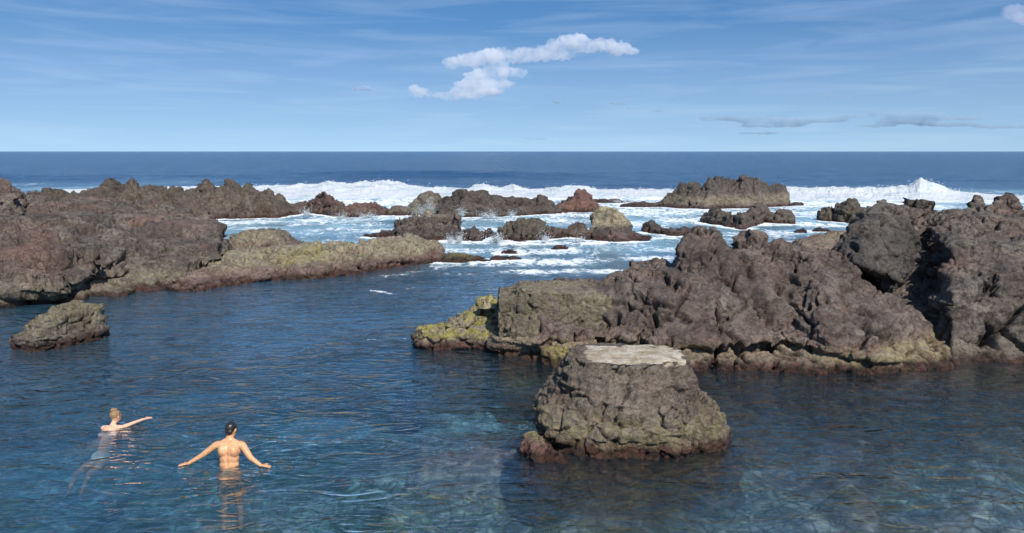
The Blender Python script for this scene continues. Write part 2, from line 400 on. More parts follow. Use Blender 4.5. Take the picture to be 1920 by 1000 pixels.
    thr = t.math('SUBTRACT', .80, t.math('MULTIPLY', foam, .45))
    ff = t.math('MULTIPLY', t.rng(t.math('SUBTRACT', fn, thr), -.05, .12), t.rng(foam, .01, .08), clamp=True)
    fb = t.node('Bump', Strength=.8, Distance=.15, Height=f1)
    fd = t.node('BsdfDiffuse', Color=c4(.84, .87, .88), Normal=fb)
    m2 = t.n.new('ShaderNodeMixShader'); t.l.new(ff, m2.inputs[0]); t.l.new(m1.outputs[0], m2.inputs[1]); t.l.new(fd.outputs[0], m2.inputs[2])
    t.l.new(m2.outputs[0], t.out.inputs['Surface'])
    va = t.node('VolumeAbsorption', Color=c4(.16, .74, .90), Density=.24)
    t.l.new(va.outputs[0], t.out.inputs['Volume'])
    t.m.cycles.homogeneous_volume = True
    return t.m

def seabed_material():
    t = NT('seabed_stones'); p = t.pos()
    v = t.vor(p, 4.2, 'F1', 'Color'); ve = t.vor(p, 4.2, 'DISTANCE_TO_EDGE'); n = t.noise(p, .7, 5, .6, .5); n2 = t.noise(p, 9, 5, .7); n3 = t.noise(p, .25, 4, .5)
    bw = t.n.new('ShaderNodeRGBToBW'); t.l.new(v, bw.inputs[0])
    col = t.mix(t.rng(bw, .2, .8), c4(.36, .37, .33), c4(.60, .57, .52))
    col = t.mix(t.rng(ve, 0, .14, .7, 0), col, c4(.08, .08, .06))
    col = t.mix(t.rng(n, .48, .62), col, c4(.17, .18, .09)); col = t.mix(t.rng(n3, .52, .66, 0, .7), col, c4(.34, .20, .23))
    col = t.mix(t.rng(n2, .6, .75, 0, .6), col, c4(.5, .48, .44))
    a = t.node('Attribute', _attribute_name='bed'); sep = t.n.new('ShaderNodeSeparateColor'); t.l.new(a.outputs['Color'], sep.inputs[0])
    col = t.mix(sep.outputs[0], col, t.mix(t.rng(n2, .4, .6), c4(.27, .17, .18), c4(.40, .32, .30)))
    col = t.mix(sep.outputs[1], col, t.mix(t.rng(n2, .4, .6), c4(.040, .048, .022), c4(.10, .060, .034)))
    bmp = t.node('Bump', Strength=1, Distance=.08, Height=n2)
    b = t.node('BsdfDiffuse', Color=col, Normal=bmp); t.l.new(b.outputs[0], t.out.inputs['Surface']); return t.m

def simple(name, col, rough=.6, spec=.3, sss=0.0, noise=None):
    t = NT(name); p = t.pos()
    c = col
    if noise: c = t.mix(t.rng(t.noise(p, noise[0], 4, .6), .35, .65), col, noise[1])
    b = t.node('BsdfPrincipled', Base__Color=c, Roughness=rough); b.inputs['Specular IOR Level'].default_value = spec
    if sss:
        b.inputs['Subsurface Weight'].default_value = sss; b.inputs['Subsurface Scale'].default_value = .012
    t.l.new(b.outputs[0], t.out.inputs['Surface']); return t.m

def cloud_material(name, dens, col=(1, 1, 1), sc=.022):
    t = NT(name); p = t.pos(); n = t.noise(p, sc, 6, .62, .3); n2 = t.noise(p, sc * .3, 3, .5)
    f = t.rng(t.math('ADD', t.math('MULTIPLY', n, .7), t.math('MULTIPLY', n2, .3)), .36, .60, .05, 1.8)
    v = t.node('VolumeScatter', Color=c4(*col), Density=t.math('MULTIPLY', f, dens)); v.inputs['Anisotropy'].default_value = 0.0
    ab = t.node('VolumeAbsorption', Color=c4(*[x ** .5 for x in col]), Density=t.math('MULTIPLY', f, dens * 1.5)); ad = t.n.new('ShaderNodeAddShader')
    t.l.new(v.outputs[0], ad.inputs[0]); t.l.new(ab.outputs[0], ad.inputs[1]); t.l.new(ad.outputs[0], t.out.inputs['Volume'])
    try: t.m.cycles.volume_step_rate = .35
    except Exception: pass
    return t.m

M_ROCK = rock_material(); M_ROCKF = rock_material('lava_rock_far', 2.2)
M_FOAM = foam_material(); M_WATER = water_material(); M_BED = seabed_material()

# ------------------------------------------------------------------ seabed
HOLES = [(*at(620, 965, -1.5)[:2], .85), (*at(360, 700, -2)[:2], 2.2), (*at(60, 700, -2)[:2], 2.0)]
def pool_depth(X, Y):
    P = np.stack([X, Y, np.zeros_like(X)], 1)
    left = sstep(2.0, -7.0, X); near = sstep(24, 9, Y)
    d = 1.25 + 1.1 * left + 1.2 * sstep(13, 24, Y) - .35 * near * (1 - left)
    d += 7.0 * sstep(60, 200, Y) + 1.2 * sstep(30, 55, Y)
    for hx, hy, hr in HOLES: d += 2.2 * sstep(1.2, .5, np.hypot(X - hx, (Y - hy) * 1.3) / hr + .3 * fbm(P / 1.1, 2, 71))
    d += .55 * fbm(P / 3.4, 3, 5) * sstep(70, 20, Y)
    f1, f2, c, h = worley(P / 1.15 + fbm(P / .9, 2, 8)[:, None] * .25, 3)
    d -= (.34 * sstep(.62, .1, f1) * (.4 + (h % 97) / 97.0)) * sstep(40, 22, Y)
    f1, f2, c, h = worley(P / .42, 9); d -= .10 * sstep(.6, .1, f1) * ((h % 89) / 89.0) * sstep(30, 18, Y)
    return d
SHOALS = []   # (x, y, rx, ry, height)
def shoal(px, py, rx, ry, top):
    q = at(px, py, -abs(top)); SHOALS.append((q[0], q[1], rx, ry, top))
shoal(900, 845, 1.7, .8, -.40); shoal(1840, 780, .9, .5, -.42); shoal(1180, 900, 1.7, 1.3, -.6); shoal(1130, 705, 3.0, 1.1, -.7)
shoal(1480, 728, 3.4, 1.5, -.75); shoal(1760, 730, 3.0, 1.6, -.7)
man_xy = at(430, 874, 0)
def build_seabed():
    xs = np.concatenate([np.linspace(-60, -14, 60, endpoint=False), np.linspace(-14, 16, 400, endpoint=False), np.linspace(16, 60, 60)])
    ys = np.concatenate([np.linspace(0.5, 22, 300, endpoint=False), np.linspace(22, 70, 120, endpoint=False), np.linspace(70, 400, 50)])
    X, Y = np.meshgrid(xs, ys); X = X.ravel(); Y = Y.ravel()
    d = pool_depth(X, Y); zz = -d
    red = np.zeros_like(X); grn = np.zeros_like(X)
    for i, (sx, sy, rx, ry, top) in enumerate(SHOALS):
        q = np.hypot((X - sx) / rx, (Y - sy) / ry); P = np.stack([X, Y, zz * 0], 1); q = q + .55 * fbm(P / .6, 3, 40 + i)
        w = sstep(1.3, .15, q); zz = zz * (1 - w) + np.maximum(zz, top + .12 * fbm(P / .35, 3, 60 + i)) * w
        if i in (0,): red = np.maximum(red, w)
        else: grn = np.maximum(grn, w)
    w = sstep(1.5, .6, np.hypot(X - man_xy[0], Y - man_xy[1])); zz = zz * (1 - w) - 1.085 * w
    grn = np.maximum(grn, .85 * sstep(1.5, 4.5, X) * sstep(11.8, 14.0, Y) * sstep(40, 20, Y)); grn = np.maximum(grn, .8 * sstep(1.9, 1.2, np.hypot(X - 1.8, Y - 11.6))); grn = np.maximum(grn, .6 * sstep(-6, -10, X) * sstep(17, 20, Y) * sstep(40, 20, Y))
    V = np.stack([X, Y, zz], 1); nx, ny = len(xs), len(ys)
    idx = np.arange(nx * ny).reshape(ny, nx)
    F = np.stack([idx[:-1, :-1], idx[:-1, 1:], idx[1:, 1:], idx[1:, :-1]], -1).reshape(-1, 4)
    n0 = len(V)
    me = bpy.data.meshes.new('seabed'); me.from_pydata(V.tolist(), [], F.tolist()); me.update(); smooth_on(me)
    set_attr(me, 'bed', np.stack([red, grn, red * 0, red * 0 + 1], 1))
    tag(link('seabed', me, M_BED), kind='structure')
    deep = mesh_from('deep_seabed', [(-60000, -3000, -13), (60000, -3000, -13), (60000, 60000, -13), (-60000, 60000, -13)], [(0, 1, 2, 3)])
    tag(link('deep_seabed', deep, M_BED), kind='structure')
build_seabed()

# ------------------------------------------------------------------ sea surface (one sheet to the horizon)
FOAM = []   # (ax, ay, bx, by, width, foam, aerated)
def foam_px(p0, p1, w, f, a=None):
    A, B = at(*p0), at(*p1); FOAM.append((A[0], A[1], B[0], B[1], w, f, f * .9 if a is None else a))
# churned channel behind the pool
foam_px((430, 418), (740, 408), 3.2, .93, 1); foam_px((420, 428), (620, 436), 3.4, .74, .95); foam_px((640, 430), (730, 432), 2.7, .76, .95); foam_px((560, 400), (720, 398), 2.6, 1.0)
foam_px((590, 457), (622, 455), .6, 1.0); foam_px((720, 404), (860, 410), 2.5, .9)
foam_px((870, 412), (1090, 414), 3.6, .86, .9); foam_px((880, 402), (960, 406), 2.5, 1.0); foam_px((1040, 405), (1230, 400), 4.0, .95)
foam_px((1190, 395), (1330, 395), 6.5, 1.0); foam_px((1190, 420), (1310, 410), 3.2, .95); foam_px((1200, 384), (1270, 380), 9, 1.0)
foam_px((840, 455), (1120, 456), 1.4, .98); foam_px((860, 446), (960, 446), 1.2, 1.0); foam_px((1010, 446), (1100, 448), 1.0, .95); foam_px((1200, 448), (1290, 446), 1.3, .90)
foam_px((850, 470), (1100, 472), 1.9, .88, .6); foam_px((1100, 470), (1270, 466), 2.4, .74, .5); foam_px((900, 492), (1120, 490), 2.1, .90, .5); foam_px((960, 510), (1160, 508), 1.1, .88, .4); foam_px((1100, 488), (1240, 484), 1.7, .78, .45)
foam_px((830, 500), (930, 486), 1.0, .80, .3); foam_px((700, 522), (850, 500), .5, .74, .1); foam_px((700, 545), (735, 551), .25, .85, 0); foam_px((755, 543), (775, 540), .2, .8, 0)
foam_px((690, 637), (760, 635), .10, .85, 0); foam_px((830, 512), (980, 520), .8, .62, .1)
foam_px((1350, 440), (1500, 436), 2.4, .80, .8); foam_px((1350, 425), (1340, 460), 2.0, .6, .7); foam_px((1480, 420), (1640, 425), 4.0, .98); foam_px((1470, 400), (1560, 400), 8, .92); foam_px((1490, 385), (1660, 385), 11, 1.0)
foam_px((1440, 440), (1570, 438), 1.8, .74, .8); foam_px((1640, 372), (2000, 378), 12, 1.0); foam_px((1760, 370), (1960, 374), 8, 1.0)
# white water in front of the breakers, and streaks outside
foam_px((440, 378), (820, 380), 12, 1.0); foam_px((860, 372), (1260, 372), 12, 1.0); foam_px((130, 362), (480, 358), 9, .9, .5)
foam_px((-60, 356), (160, 352), 9, .62, .5); foam_px((20, 345), (60, 346), 7, .62, .3); foam_px((260, 344), (330, 343), 8, .5, .3); foam_px((1780, 360), (1960, 364), 14, .62, .4); foam_px((1840, 356), (1940, 357), 8, .55, .2)
foam_px((210, 352), (470, 350), 6, .75, .3)

COLLARS = []
WOM = at(207, 803, 0)
def sea_height(X, Y):
    R = np.hypot(X, Y); P = np.stack([X, Y, X * 0], 1)
    out = sstep(45, 85, Y)
    z = .022 * fbm(P * np.array([.9, 1.5, 1]), 2, 2) * sstep(200, 40, R)
    z += .05 * fbm(P * np.array([.35, .6, 1]), 2, 3) * sstep(24, 45, Y) * sstep(300, 100, R)
    z += .35 * fbm(P * np.array([.06, .16, 1]), 3, 4) * out * sstep(900, 300, R)
    for cx, cyy, am in ((man_xy[0], man_xy[1], .016), (man_xy[0] - .6, man_xy[1], .008), (man_xy[0] + .5, man_xy[1], .008), (WOM[0], WOM[1], .014)):
        q = np.hypot(X - cx, Y - cyy); z += am * np.cos(q / .36 * 6.283) * np.exp(-q / .75) * sstep(.05, .25, q)
    yy = Y + 6 * fbm(P / 60.0, 2, 6) * 2
    z += 1.0 * np.exp(-((yy - 150) / 9.0) ** 2) * sstep(-70, -30, X) * sstep(30, -5, X) + .8 * np.exp(-((yy - 128) / 7) ** 2) * sstep(-30, -55, X)
    return z
def build_sea():
    k = 700; th = np.concatenate([np.linspace(-60, 60, k), np.linspace(60, 300, 42)[1:-1]])
    th = np.radians(th)
    r = np.concatenate([np.geomspace(4.0, 170, 440, endpoint=False), np.geomspace(170, 2500, 110, endpoint=False), np.geomspace(2500, 55000, 24)])
    T, R = np.meshgrid(th, r); X = (R * np.sin(T)).ravel(); Y = (R * np.cos(T)).ravel()
    z = sea_height(X, Y)
    f = np.zeros_like(X); a = np.zeros_like(X); P = np.stack([X, Y, X * 0], 1)
    jit = fbm(P / 2.2, 3, 11)
    for ax, ay, bx, by, w, ff, aa in FOAM:
        near = (np.minimum(ax, bx) - 3 * w < X) & (X < np.maximum(ax, bx) + 3 * w) & (np.minimum(ay, by) - 3 * w < Y) & (Y < np.maximum(ay, by) + 3 * w)
        i = np.nonzero(near)[0]; x, y = X[i], Y[i]
        dx, dy = bx - ax, by - ay; L2 = dx * dx + dy * dy + 1e-9
        t = np.clip(((x - ax) * dx + (y - ay) * dy) / L2, 0, 1); d = np.hypot(x - ax - t * dx, y - ay - t * dy) / w + .5 * jit[i]
        g = np.exp(-np.maximum(d, 0) ** 2 * 1.1); f[i] = np.maximum(f[i], ff * g); a[i] = np.maximum(a[i], aa * g)
    reg = sstep(29.5, 37, Y + 3 * jit) * sstep(90, 76, Y) * sstep(-30, -22, X + .3 * (Y - 40) * 0)
    f = np.maximum(f * (.80 + .35 * fbm(P / 1.7, 3, 15)), reg * (.47 + .52 * fbm(P / 3.2, 3, 12) + .12 * sstep(45, 60, Y)))
    a = np.maximum(a, reg * np.clip(.64 + .9 * fbm(P / 4.5, 2, 14), 0, 1))
    for C in COLLARS:
        lo, hi = C.min(0) - 3, C.max(0) + 3; i = np.nonzero((X > lo[0]) & (X < hi[0]) & (Y > lo[1]) & (Y < hi[1]))[0]
        if not len(i): continue
        dm = np.sqrt(((np.stack([X[i], Y[i]], 1)[:, None, :] - C[None]) ** 2).sum(2)).min(1)
        g = np.exp(-(np.maximum(dm + .7 * jit[i], 0) / .75) ** 2); f[i] = np.maximum(f[i], 1.05 * g); a[i] = np.maximum(a[i], g)
    far = sstep(30, 75, np.hypot(X, Y))
    V = np.stack([X, Y, z], 1); nt, nr = len(th), len(r); idx = np.arange(nt * nr).reshape(nr, nt)
    idx2 = np.concatenate([idx, idx[:, :1]], 1)
    Fq = np.stack([idx2[:-1, 1:], idx2[:-1, :-1], idx2[1:, :-1], idx2[1:, 1:]], -1).reshape(-1, 4).tolist()
    V = np.concatenate([V, [[0, 0, 0]]]); c = len(V) - 1
    Fq += [(c, int(idx2[0, i + 1]), int(idx2[0, i])) for i in range(nt)]
    me = bpy.data.meshes.new('sea'); me.from_pydata(V.tolist(), [], Fq); me.update(); smooth_on(me)
    bmn = me.polygons[1000].normal
    if bmn.z < 0: me.flip_normals()
    A = np.stack([f, np.clip(a, 0, 1) * .85, far, f * 0 + 1], 1); A = np.concatenate([A, [[0, 0, 0, 1]]])
    set_attr(me, 'foam', A); Dp = sstep(1.3, 3.2, pool_depth(X, Y)); Dp = np.append(Dp, 0); set_attr(me, 'depth', np.stack([Dp, Dp, Dp, Dp * 0 + 1], 1))
    tag(link('sea', me, M_WATER), kind='structure')

# ------------------------------------------------------------------ rocks
def rough_up(me, big=.22, mid=.12, facet=.25, fs=.8, crack=.10, cs=.9, fine=.035, seed=0, scale=1.0, spire=0.0, grain=1.0, ledges=.5, terr=(.3, .35)):
    V = get_co(me); N = get_no(me); S = V / scale
    w1, w2, w3 = fbm(S / .8, 3, seed + 31), fbm(S / .8, 3, seed + 32), fbm(S / .8, 3, seed + 33)
    a = .5 + .13 * seed; ca, sa = math.cos(a), math.sin(a)
    R = np.array([[ca, -sa * .9, sa * .43], [sa, ca * .9, -ca * .43], [0, .43, .9]], np.float32)
    W = (S + .16 * np.stack([w1, w2, w3], 1)) @ R
    d = big * fbm(S / 1.9, 3, seed)
    def chips(size, amp, sd, sq=(1, 1, 1)):
        """broken faces: each block of rock ends in its own tilted plane, with a step at its edge"""
        Q = W / size * np.array(sq, np.float32); f1, f2, c, h = worley(Q, sd)
        rv = np.stack([(h % 101) / 50.0 - 1, (h % 97) / 48.0 - 1, (h % 89) / 44.0 - 1], 1)
        return amp * (((Q - c) * rv).sum(1) + .45 * ((h % 83) / 41.0 - 1)), f2 - f1
    msk = sstep(-.15, .2, fbm(S / 1.3, 2, seed + 41))
    d1, e1 = chips(fs, facet, seed + 5, (1, 1, .8)); d = d + d1 * (.4 + .6 * msk)
    d2, e2 = chips(cs * .42, facet * .42, seed + 7, (1, 1, .62)); d = d + d2 * (1 - .5 * msk)
    d3, e3 = chips(.19, facet * .17 * grain, seed + 9, (1, 1, .7)); d = d + d3 * (.5 + .5 * sstep(-.1, .2, w2))
    # fissures, undercut layers
    d = d - crack * 1.8 * sstep(.10, 0, e1) * sstep(-.06, .12, w1) - crack * .6 * sstep(.12, 0, e2) * sstep(0, .2, w3)
    fis = fbm(S * np.array([1.3, 1.3, .5]) + w2[:, None] * .5, 3, seed + 51); d = d - crack * 2.3 * sstep(.065, 0, np.abs(fis)) * sstep(-.08, .10, w3)
    lay = fbm(S * np.array([.45, .45, 2.6]) + w3[:, None] * .35, 3, seed + 61)
    d = d + ledges * mid * (2.2 * (sstep(-.05, .05, lay) - .5) + 1.2 * (sstep(.18, .26, lay) - .2))
    d = d + mid * .5 * (fbm(W / .7, 4, seed + 3, gain=.6, ridge=True) - .25)
    d = d + fine * grain * (1.5 * fbm(S / .2, 4, seed + 19, gain=.68))
    if spire:
        Q = V * np.array([1, .6, .12]) / (.55 * scale); sp = fbm(Q, 3, seed + 81, ridge=True)
        up = sstep(.4, 1.6, V[:, 2]); d = d + spire * .35 * sp * up
        V = V.copy(); V[:, 2] += spire * .8 * (sp - .35) * up * sstep(.0, .8, N[:, 2])
    d = d - np.median(d) - .02
    V2 = V + N * d[:, None].astype(np.float32)
    if terr:
        q = (V2[:, 2] + .16 * scale * fbm(V2 / (2.2 * scale), 3, seed + 91) + .10 * V2[:, 0]) / terr[0]; k = np.floor(q); fr = q - k
        V2[:, 2] += terr[1] * terr[0] * (sstep(.55, .95, fr) - fr) * sstep(.15, .4, V2[:, 2]) * sstep(-.3, .3, fbm(V2 / 1.6, 2, seed + 93) + .15)
    set_co(me, V2); me.update()
def finish_rock(name, me, tint, mat, parent=None, origin=None):
    V = get_co(me)
    if tint is None: T = np.zeros((len(V), 4), np.float32)
    else: T = tint(V, get_no(me))
    D = np.repeat(T[:, 3:4], 4, 1); D[:, 3] = 1; T = T.copy(); T[:, 3] = 1
    set_attr(me, 'tint', T); set_attr(me, 'charcoal', D); smooth_on(me)
    if parent is None:
        o_ = origin if origin is not None else np.array([V[:, 0].mean(), V[:, 1].mean(), 0.0])
        set_co(me, V - np.asarray(o_, np.float32)); o = link(name, me, mat); o.location = o_
    else:
        set_co(me, V - np.asarray(parent.location, np.float32)); o = link(name, me, mat, parent)
    return o
def T4(V, y=0, m=0, r=0, k=0):
    o = np.zeros((len(V), 4), np.float32); o[:, 0] = y; o[:, 1] = m; o[:, 2] = r; o[:, 3] = k; return o
def cap_patch(src, name, mat, mask, off=.012, label=None):
    """a thin crust lying on part of a rock: child of the rock (or sibling part)"""
    me = src.data; V = get_co(me); N = get_no(me); m = mask(V + np.asarray(src.location if src.parent is None else src.parent.location, np.float32), N)
    keep = m > 0; F = []; used = {}
    VV = []
    for pgn in me.polygons:
        vs_ = list(pgn.vertices)
        if all(keep[i] for i in vs_):
            q = []
            for i in vs_:
                if i not in used: used[i] = len(VV); VV.append(V[i] + N[i] * (off * min(1, m[i] * 4) - .004))
                q.append(used[i])
            F.append(q)
    pm = mesh_from(name, VV, F); smooth_on(pm); o = link(name, pm, mat, src if src.parent is None else src.parent)
    if label: o['label'] = label
    return o

# --- left headland: dark lava plateau with a paler tidal shelf
hl = at(150, 560, 0); headland = empty('lava_headland', (hl[0], hl[1] + 6, 0))
tag(headland, 'broad brown lava headland rising from a pale tidal ledge on the far left shore', 'rock outcrop')
A1 = loft([('z', [(-250, 600, 0), (0, 577, 0), (100, 566, 0), (250, 552, 0), (380, 541, 0), (425, 537, 0)]),
           ('d', [(-250, 585, .1), (0, 566, .1), (130, 553, .1), (250, 543, .1), (425, 528, .1)]),
           ('z', [(-250, 568, .3), (0, 548, .38), (110, 545, .38), (190, 519, .5), (260, 508, .5), (330, 501, .5), (425, 488, .5)]),
           ('d', [(-250, 562, -.55), (0, 542, -.6), (110, 538, -.75), (190, 512, -.75), (230, 507, -.25), (330, 497, -.4), (415, 485, -.5), (425, 482, 0)]),
           ('d', [(-250, 500, 1.0), (0, 500, 1.0), (190, 480, 1.0), (300, 470, 1.1), (425, 462, .8)]),
           ('d', [(-250, 440, 2), (0, 440, 2), (200, 430, 2), (300, 425, 2), (425, 432, .5)]),
           ('d', [(-250, 405, 3), (0, 405, 3), (200, 402, 3), (330, 408, 3), (385, 418, 1.6), (418, 434, .6)]),
           ('d', [(-250, 380, 4), (0, 382, 4), (100, 386, 4), (200, 384, 4), (300, 392, 3), (380, 409, 1.5), (418, 431, .5)]),
           ('d', [(-250, 362, 5), (0, 366, 5), (60, 373, 5), (150, 378, 5), (200, 374, 5), (260, 378, 4), (330, 391, 3), (380, 407, 1.2), (418, 429, .5)])],
          -250, 418, 130, back=4, zb=-2.5, backdrop=1.2)
lump = hull([atY(x, y, Y) for x, y, Y in [(-60, 350, 29), (-60, 440, 27.5), (0, 338, 30), (22, 343, 30), (34, 372, 29), (38, 400, 28.5), (20, 425, 27.6), (-10, 445, 27.2), (0, 350, 33), (30, 380, 33), (-60, 420, 33)]])
bmp1 = hull([atY(x, y, Y) for x, y, Y in [(130, 520, 24.6), (195, 500, 24.5), (180, 470, 25.5), (120, 468, 25.5), (60, 500, 24.4), (20, 530, 23.4), (70, 540, 23.2), (150, 480, 27), (60, 480, 27), (160, 530, 26)]])
me = remesh([A1, lump, bmp1], .075, 1)
rough_up(me, .13, .16, .22, 1.3, .26, 1.3, .06, seed=11, scale=1.25, ledges=.7, terr=(.5, .75))
def tint_head(V, N):
    n = fbm(V / 2.0, 3, 91); low = sstep(.95, .25, V[:, 2] + .25 * n) * sstep(.0, .15, V[:, 2])
    right = sstep(-15, -9, V[:, 0])
    return T4(V, np.clip(low * (.45 + .4 * right), 0, 1), 0, np.clip(.22 + 1.5 * fbm(V / 2.6, 2, 92), 0, .85) * sstep(.7, 1.2, V[:, 2]), np.clip(.3 + 1.5 * fbm(V / 1.8, 2, 94), 0, .7))
finish_rock('lava_plateau', me, tint_head, M_ROCK, headland)

A2 = loft([('z', [(320, 548, 0), (385, 545, 0), (440, 536, 0), (519, 527, 0), (611, 522, 0), (672, 513, 0), (740, 503, 0), (815, 494, 0), (832, 490, 0)]),
           ('d', [(320, 541, .08), (385, 536, .1), (519, 514, .1), (611, 508, .12), (740, 488, .12), (832, 482, .1)]),
           ('d', [(320, 533, .35), (385, 524, .5), (470, 508, .6), (519, 500, .6), (611, 490, .6), (740, 467, .6), (818, 466, .5), (832, 477, .3)]),
           ('d', [(320, 524, .6), (385, 508, 1.0), (450, 482, 1.2), (560, 470, 1.2), (640, 458, 1.1), (700, 450, 1.0), (770, 448, 1.0), (818, 456, .8), (832, 474, .3)]),
           ('d', [(320, 518, .6), (385, 497, 1.0), (450, 464, 1.2), (520, 458, 1.2), (580, 459, 1.2), (631, 454, 1.1), (682, 447, 1.0), (740, 441, 1.0), (774, 442, 1.0), (818, 453, .7), (832, 473, .3)])],
          320, 832, 100, back=2.2, zb=-2.5, backdrop=.7)
hump = crest([(405, 462), (425, 446), (438, 438), (455, 429), (475, 426), (505, 428), (530, 436), (560, 449), (590, 458)], [(405, 486), (590, 470)], 4.0, -2)
me = remesh([A2, hump], .075, 2)
rough_up(me, .10, .11, .15, .8, .15, .9, .05, seed=21, scale=1.1, terr=(.28, .7))
def tint_shelf(V, N):
    n = fbm(V / 1.3, 3, 93); y = sstep(.28, .6, V[:, 2] + .25 * n) * sstep(39.0, 34.5, V[:, 1]) * sstep(-16.5, -11.5, V[:, 0] + n)
    mo = sstep(.25, .9, 1 - np.hypot((V[:, 0] + 8.2) / 1.7, (V[:, 1] - 29.3) / 1.3) + .4 * n)
    return T4(V, np.clip(y * .85, 0, .9), np.clip(mo, 0, .3), .45 * sstep(.7, .3, V[:, 2]), .35 * sstep(34, 36, V[:, 1]))
o = finish_rock('tidal_shelf', me, tint_shelf, M_ROCK, headland); o['label'] = 'yellow weed covered tidal shelf'

B = crest([(40, 372), (60, 365), (100, 358), (130, 366), (165, 361), (186, 352), (194, 342), (210, 335), (222, 346), (226, 357), (233, 346), (252, 343), (258, 353), (300, 350), (320, 353), (345, 358), (370, 353), (375, 340), (388, 335), (398, 341), (405, 352), (416, 353), (420, 345), (434, 341), (442, 350), (466, 348), (483, 361), (507, 363), (515, 371), (530, 367), (539, 379), (562, 381), (576, 375), (583, 393)],
          [(40, 425), (400, 412), (520, 409), (583, 400)], 5.0, -2, n=180)
me = remesh([B], .095, 0)
rough_up(me, .08, .13, .20, 1.0, .20, 1.2, .06, seed=31, scale=1.3, spire=.35, ledges=.1)
o = finish_rock('rock_ridge', me, lambda V, N: T4(V, .06 * sstep(.5, 1.5, V[:, 2]), .03, .35, .55 + .3 * sstep(1.3, 2.2, V[:, 2])), M_ROCKF)
tag(o, 'long jagged lava ridge with upright spires behind the headland, its end above white water', 'rock ridge')

# --- rocks awash beyond the pool
AWASH = 'rocks awash in the surf beyond the pool'
def reef(name, label, parts, tint, voxel=.1, seed=0, amp=1.0, scale=1.4, group=AWASH, cat='sea rock', spire=0.0):
    me = remesh(parts, voxel * .85, 0)
    rough_up(me, .10 * amp, .15 * amp, .24 * amp, .9, .18 * amp, 1.1, .07 * amp, seed=seed, scale=scale, spire=spire, ledges=.3)
    o = finish_rock(name, me, tint, M_ROCKF); tag(o, label, cat, group); return o
dk = lambda y=0, m=0, r=.3, k=.5: (lambda V, N: T4(V, y, m, r, min(1, k + .2)))
reef('reef_rock', 'low reddish rock row with one pointed peak in front of the breaking wave',
     [crest([(574, 396), (583, 376), (590, 371), (600, 359), (608, 355), (618, 367), (638, 376), (653, 383), (660, 380), (669, 376), (680, 381), (690, 380), (705, 381), (723, 391)], [(574, 399), (640, 409), (723, 404)], 3.0)], dk(0, 0, .75, .3), seed=41)
reef('reef_rock', 'pale grey sloping rock behind the burst of spray',
     [crest([(722, 396), (740, 386), (767, 382), (777, 369), (790, 364), (808, 361), (822, 363), (831, 378)], [(722, 405), (831, 404)], 3.5)], lambda V, N: T4(V, .25, 0, 0, .1), seed=43)
reef('reef_rock', 'long dark humped rock in the middle of the surf line',
     [crest([(822, 385), (835, 372), (848, 361), (865, 353), (896, 356), (905, 355), (913, 361), (922, 364), (935, 364), (950, 368), (978, 368), (998, 373), (1012, 366), (1022, 367), (1029, 377), (1052, 393)], [(822, 408), (880, 408), (960, 406), (1052, 400)], 4.0)], dk(.05, 0, .35, .75), seed=45)
reef('reef_rock', 'red brown rock with a square knob on top, beside the long dark humped rock',
     [crest([(1040, 392), (1049, 379), (1066, 373), (1075, 365), (1084, 354), (1098, 355), (1107, 363), (1112, 374), (1122, 386), (1135, 388)], [(1040, 399), (1135, 396)], 3.0)], dk(0, 0, .95, .0), seed=47)
reef('reef_rock', 'thin flat rock strip barely above the white water left of the jagged islet',
     [crest([(1163, 384), (1180, 380), (1200, 378), (1222, 378), (1240, 375), (1246, 382)], 388, 3.0)], dk(0, 0, .3, .6), seed=49, amp=.6)
reef('reef_rock', 'small dark rock strip in the foam under the breaking crest',
     [crest([(1112, 375), (1130, 373), (1140, 374), (1150, 372), (1165, 376), (1183, 378)], 381, 3.0)], dk(0, 0, .2, .6), seed=50, amp=.5)
reef('rock_islet', 'broad jagged islet of upright lava spires with a tan base in the surf',
     [crest([(1236, 382), (1245, 370), (1255, 364), (1270, 356), (1280, 350), (1292, 352), (1302, 347), (1313, 354), (1322, 352), (1328, 340), (1340, 337), (1348, 334), (1356, 339), (1364, 336), (1374, 345), (1386, 343), (1392, 336), (1404, 338), (1412, 345), (1424, 341), (1434, 350), (1448, 353), (1462, 352), (1475, 356), (1480, 372)], [(1236, 388), (1320, 393), (1420, 391), (1480, 387)], 6.0, n=120)],
     lambda V, N: T4(V, .45 * sstep(1.3, .7, V[:, 2]) * sstep(.2, .5, V[:, 2]), 0, .15, .3 + .5 * sstep(.9, 1.6, V[:, 2])), seed=51, cat='rock islet', amp=.6, spire=.65)
reef('reef_rock', 'low dark flat topped rock in front of the jagged islet',
     [crest([(1316, 404), (1325, 397), (1335, 394), (1365, 402), (1400, 399), (1409, 386), (1425, 385), (1443, 387), (1450, 397), (1470, 392), (1484, 399), (1492, 417)], [(1316, 418), (1392, 431), (1433, 418), (1492, 421)], 2.5)], dk(.12, 0, .3, .5), seed=53)
reef('reef_rock', 'isolated dark rock with a pointed shoulder in white water beside the great boulder',
     [crest([(1539, 396), (1552, 390), (1576, 389), (1586, 379), (1594, 374), (1606, 374), (1615, 390), (1640, 398)], [(1539, 415), (1600, 420), (1640, 414)], 2.5)], dk(.12, .05, .2, .55), seed=55)
reef('reef_rock', 'small low rock drying at the foot of the jagged islet',
     [crest([(1478, 383), (1492, 379), (1505, 379), (1508, 385)], 387, 1.5)], dk(0, 0, .2, .6), seed=56, amp=.5)
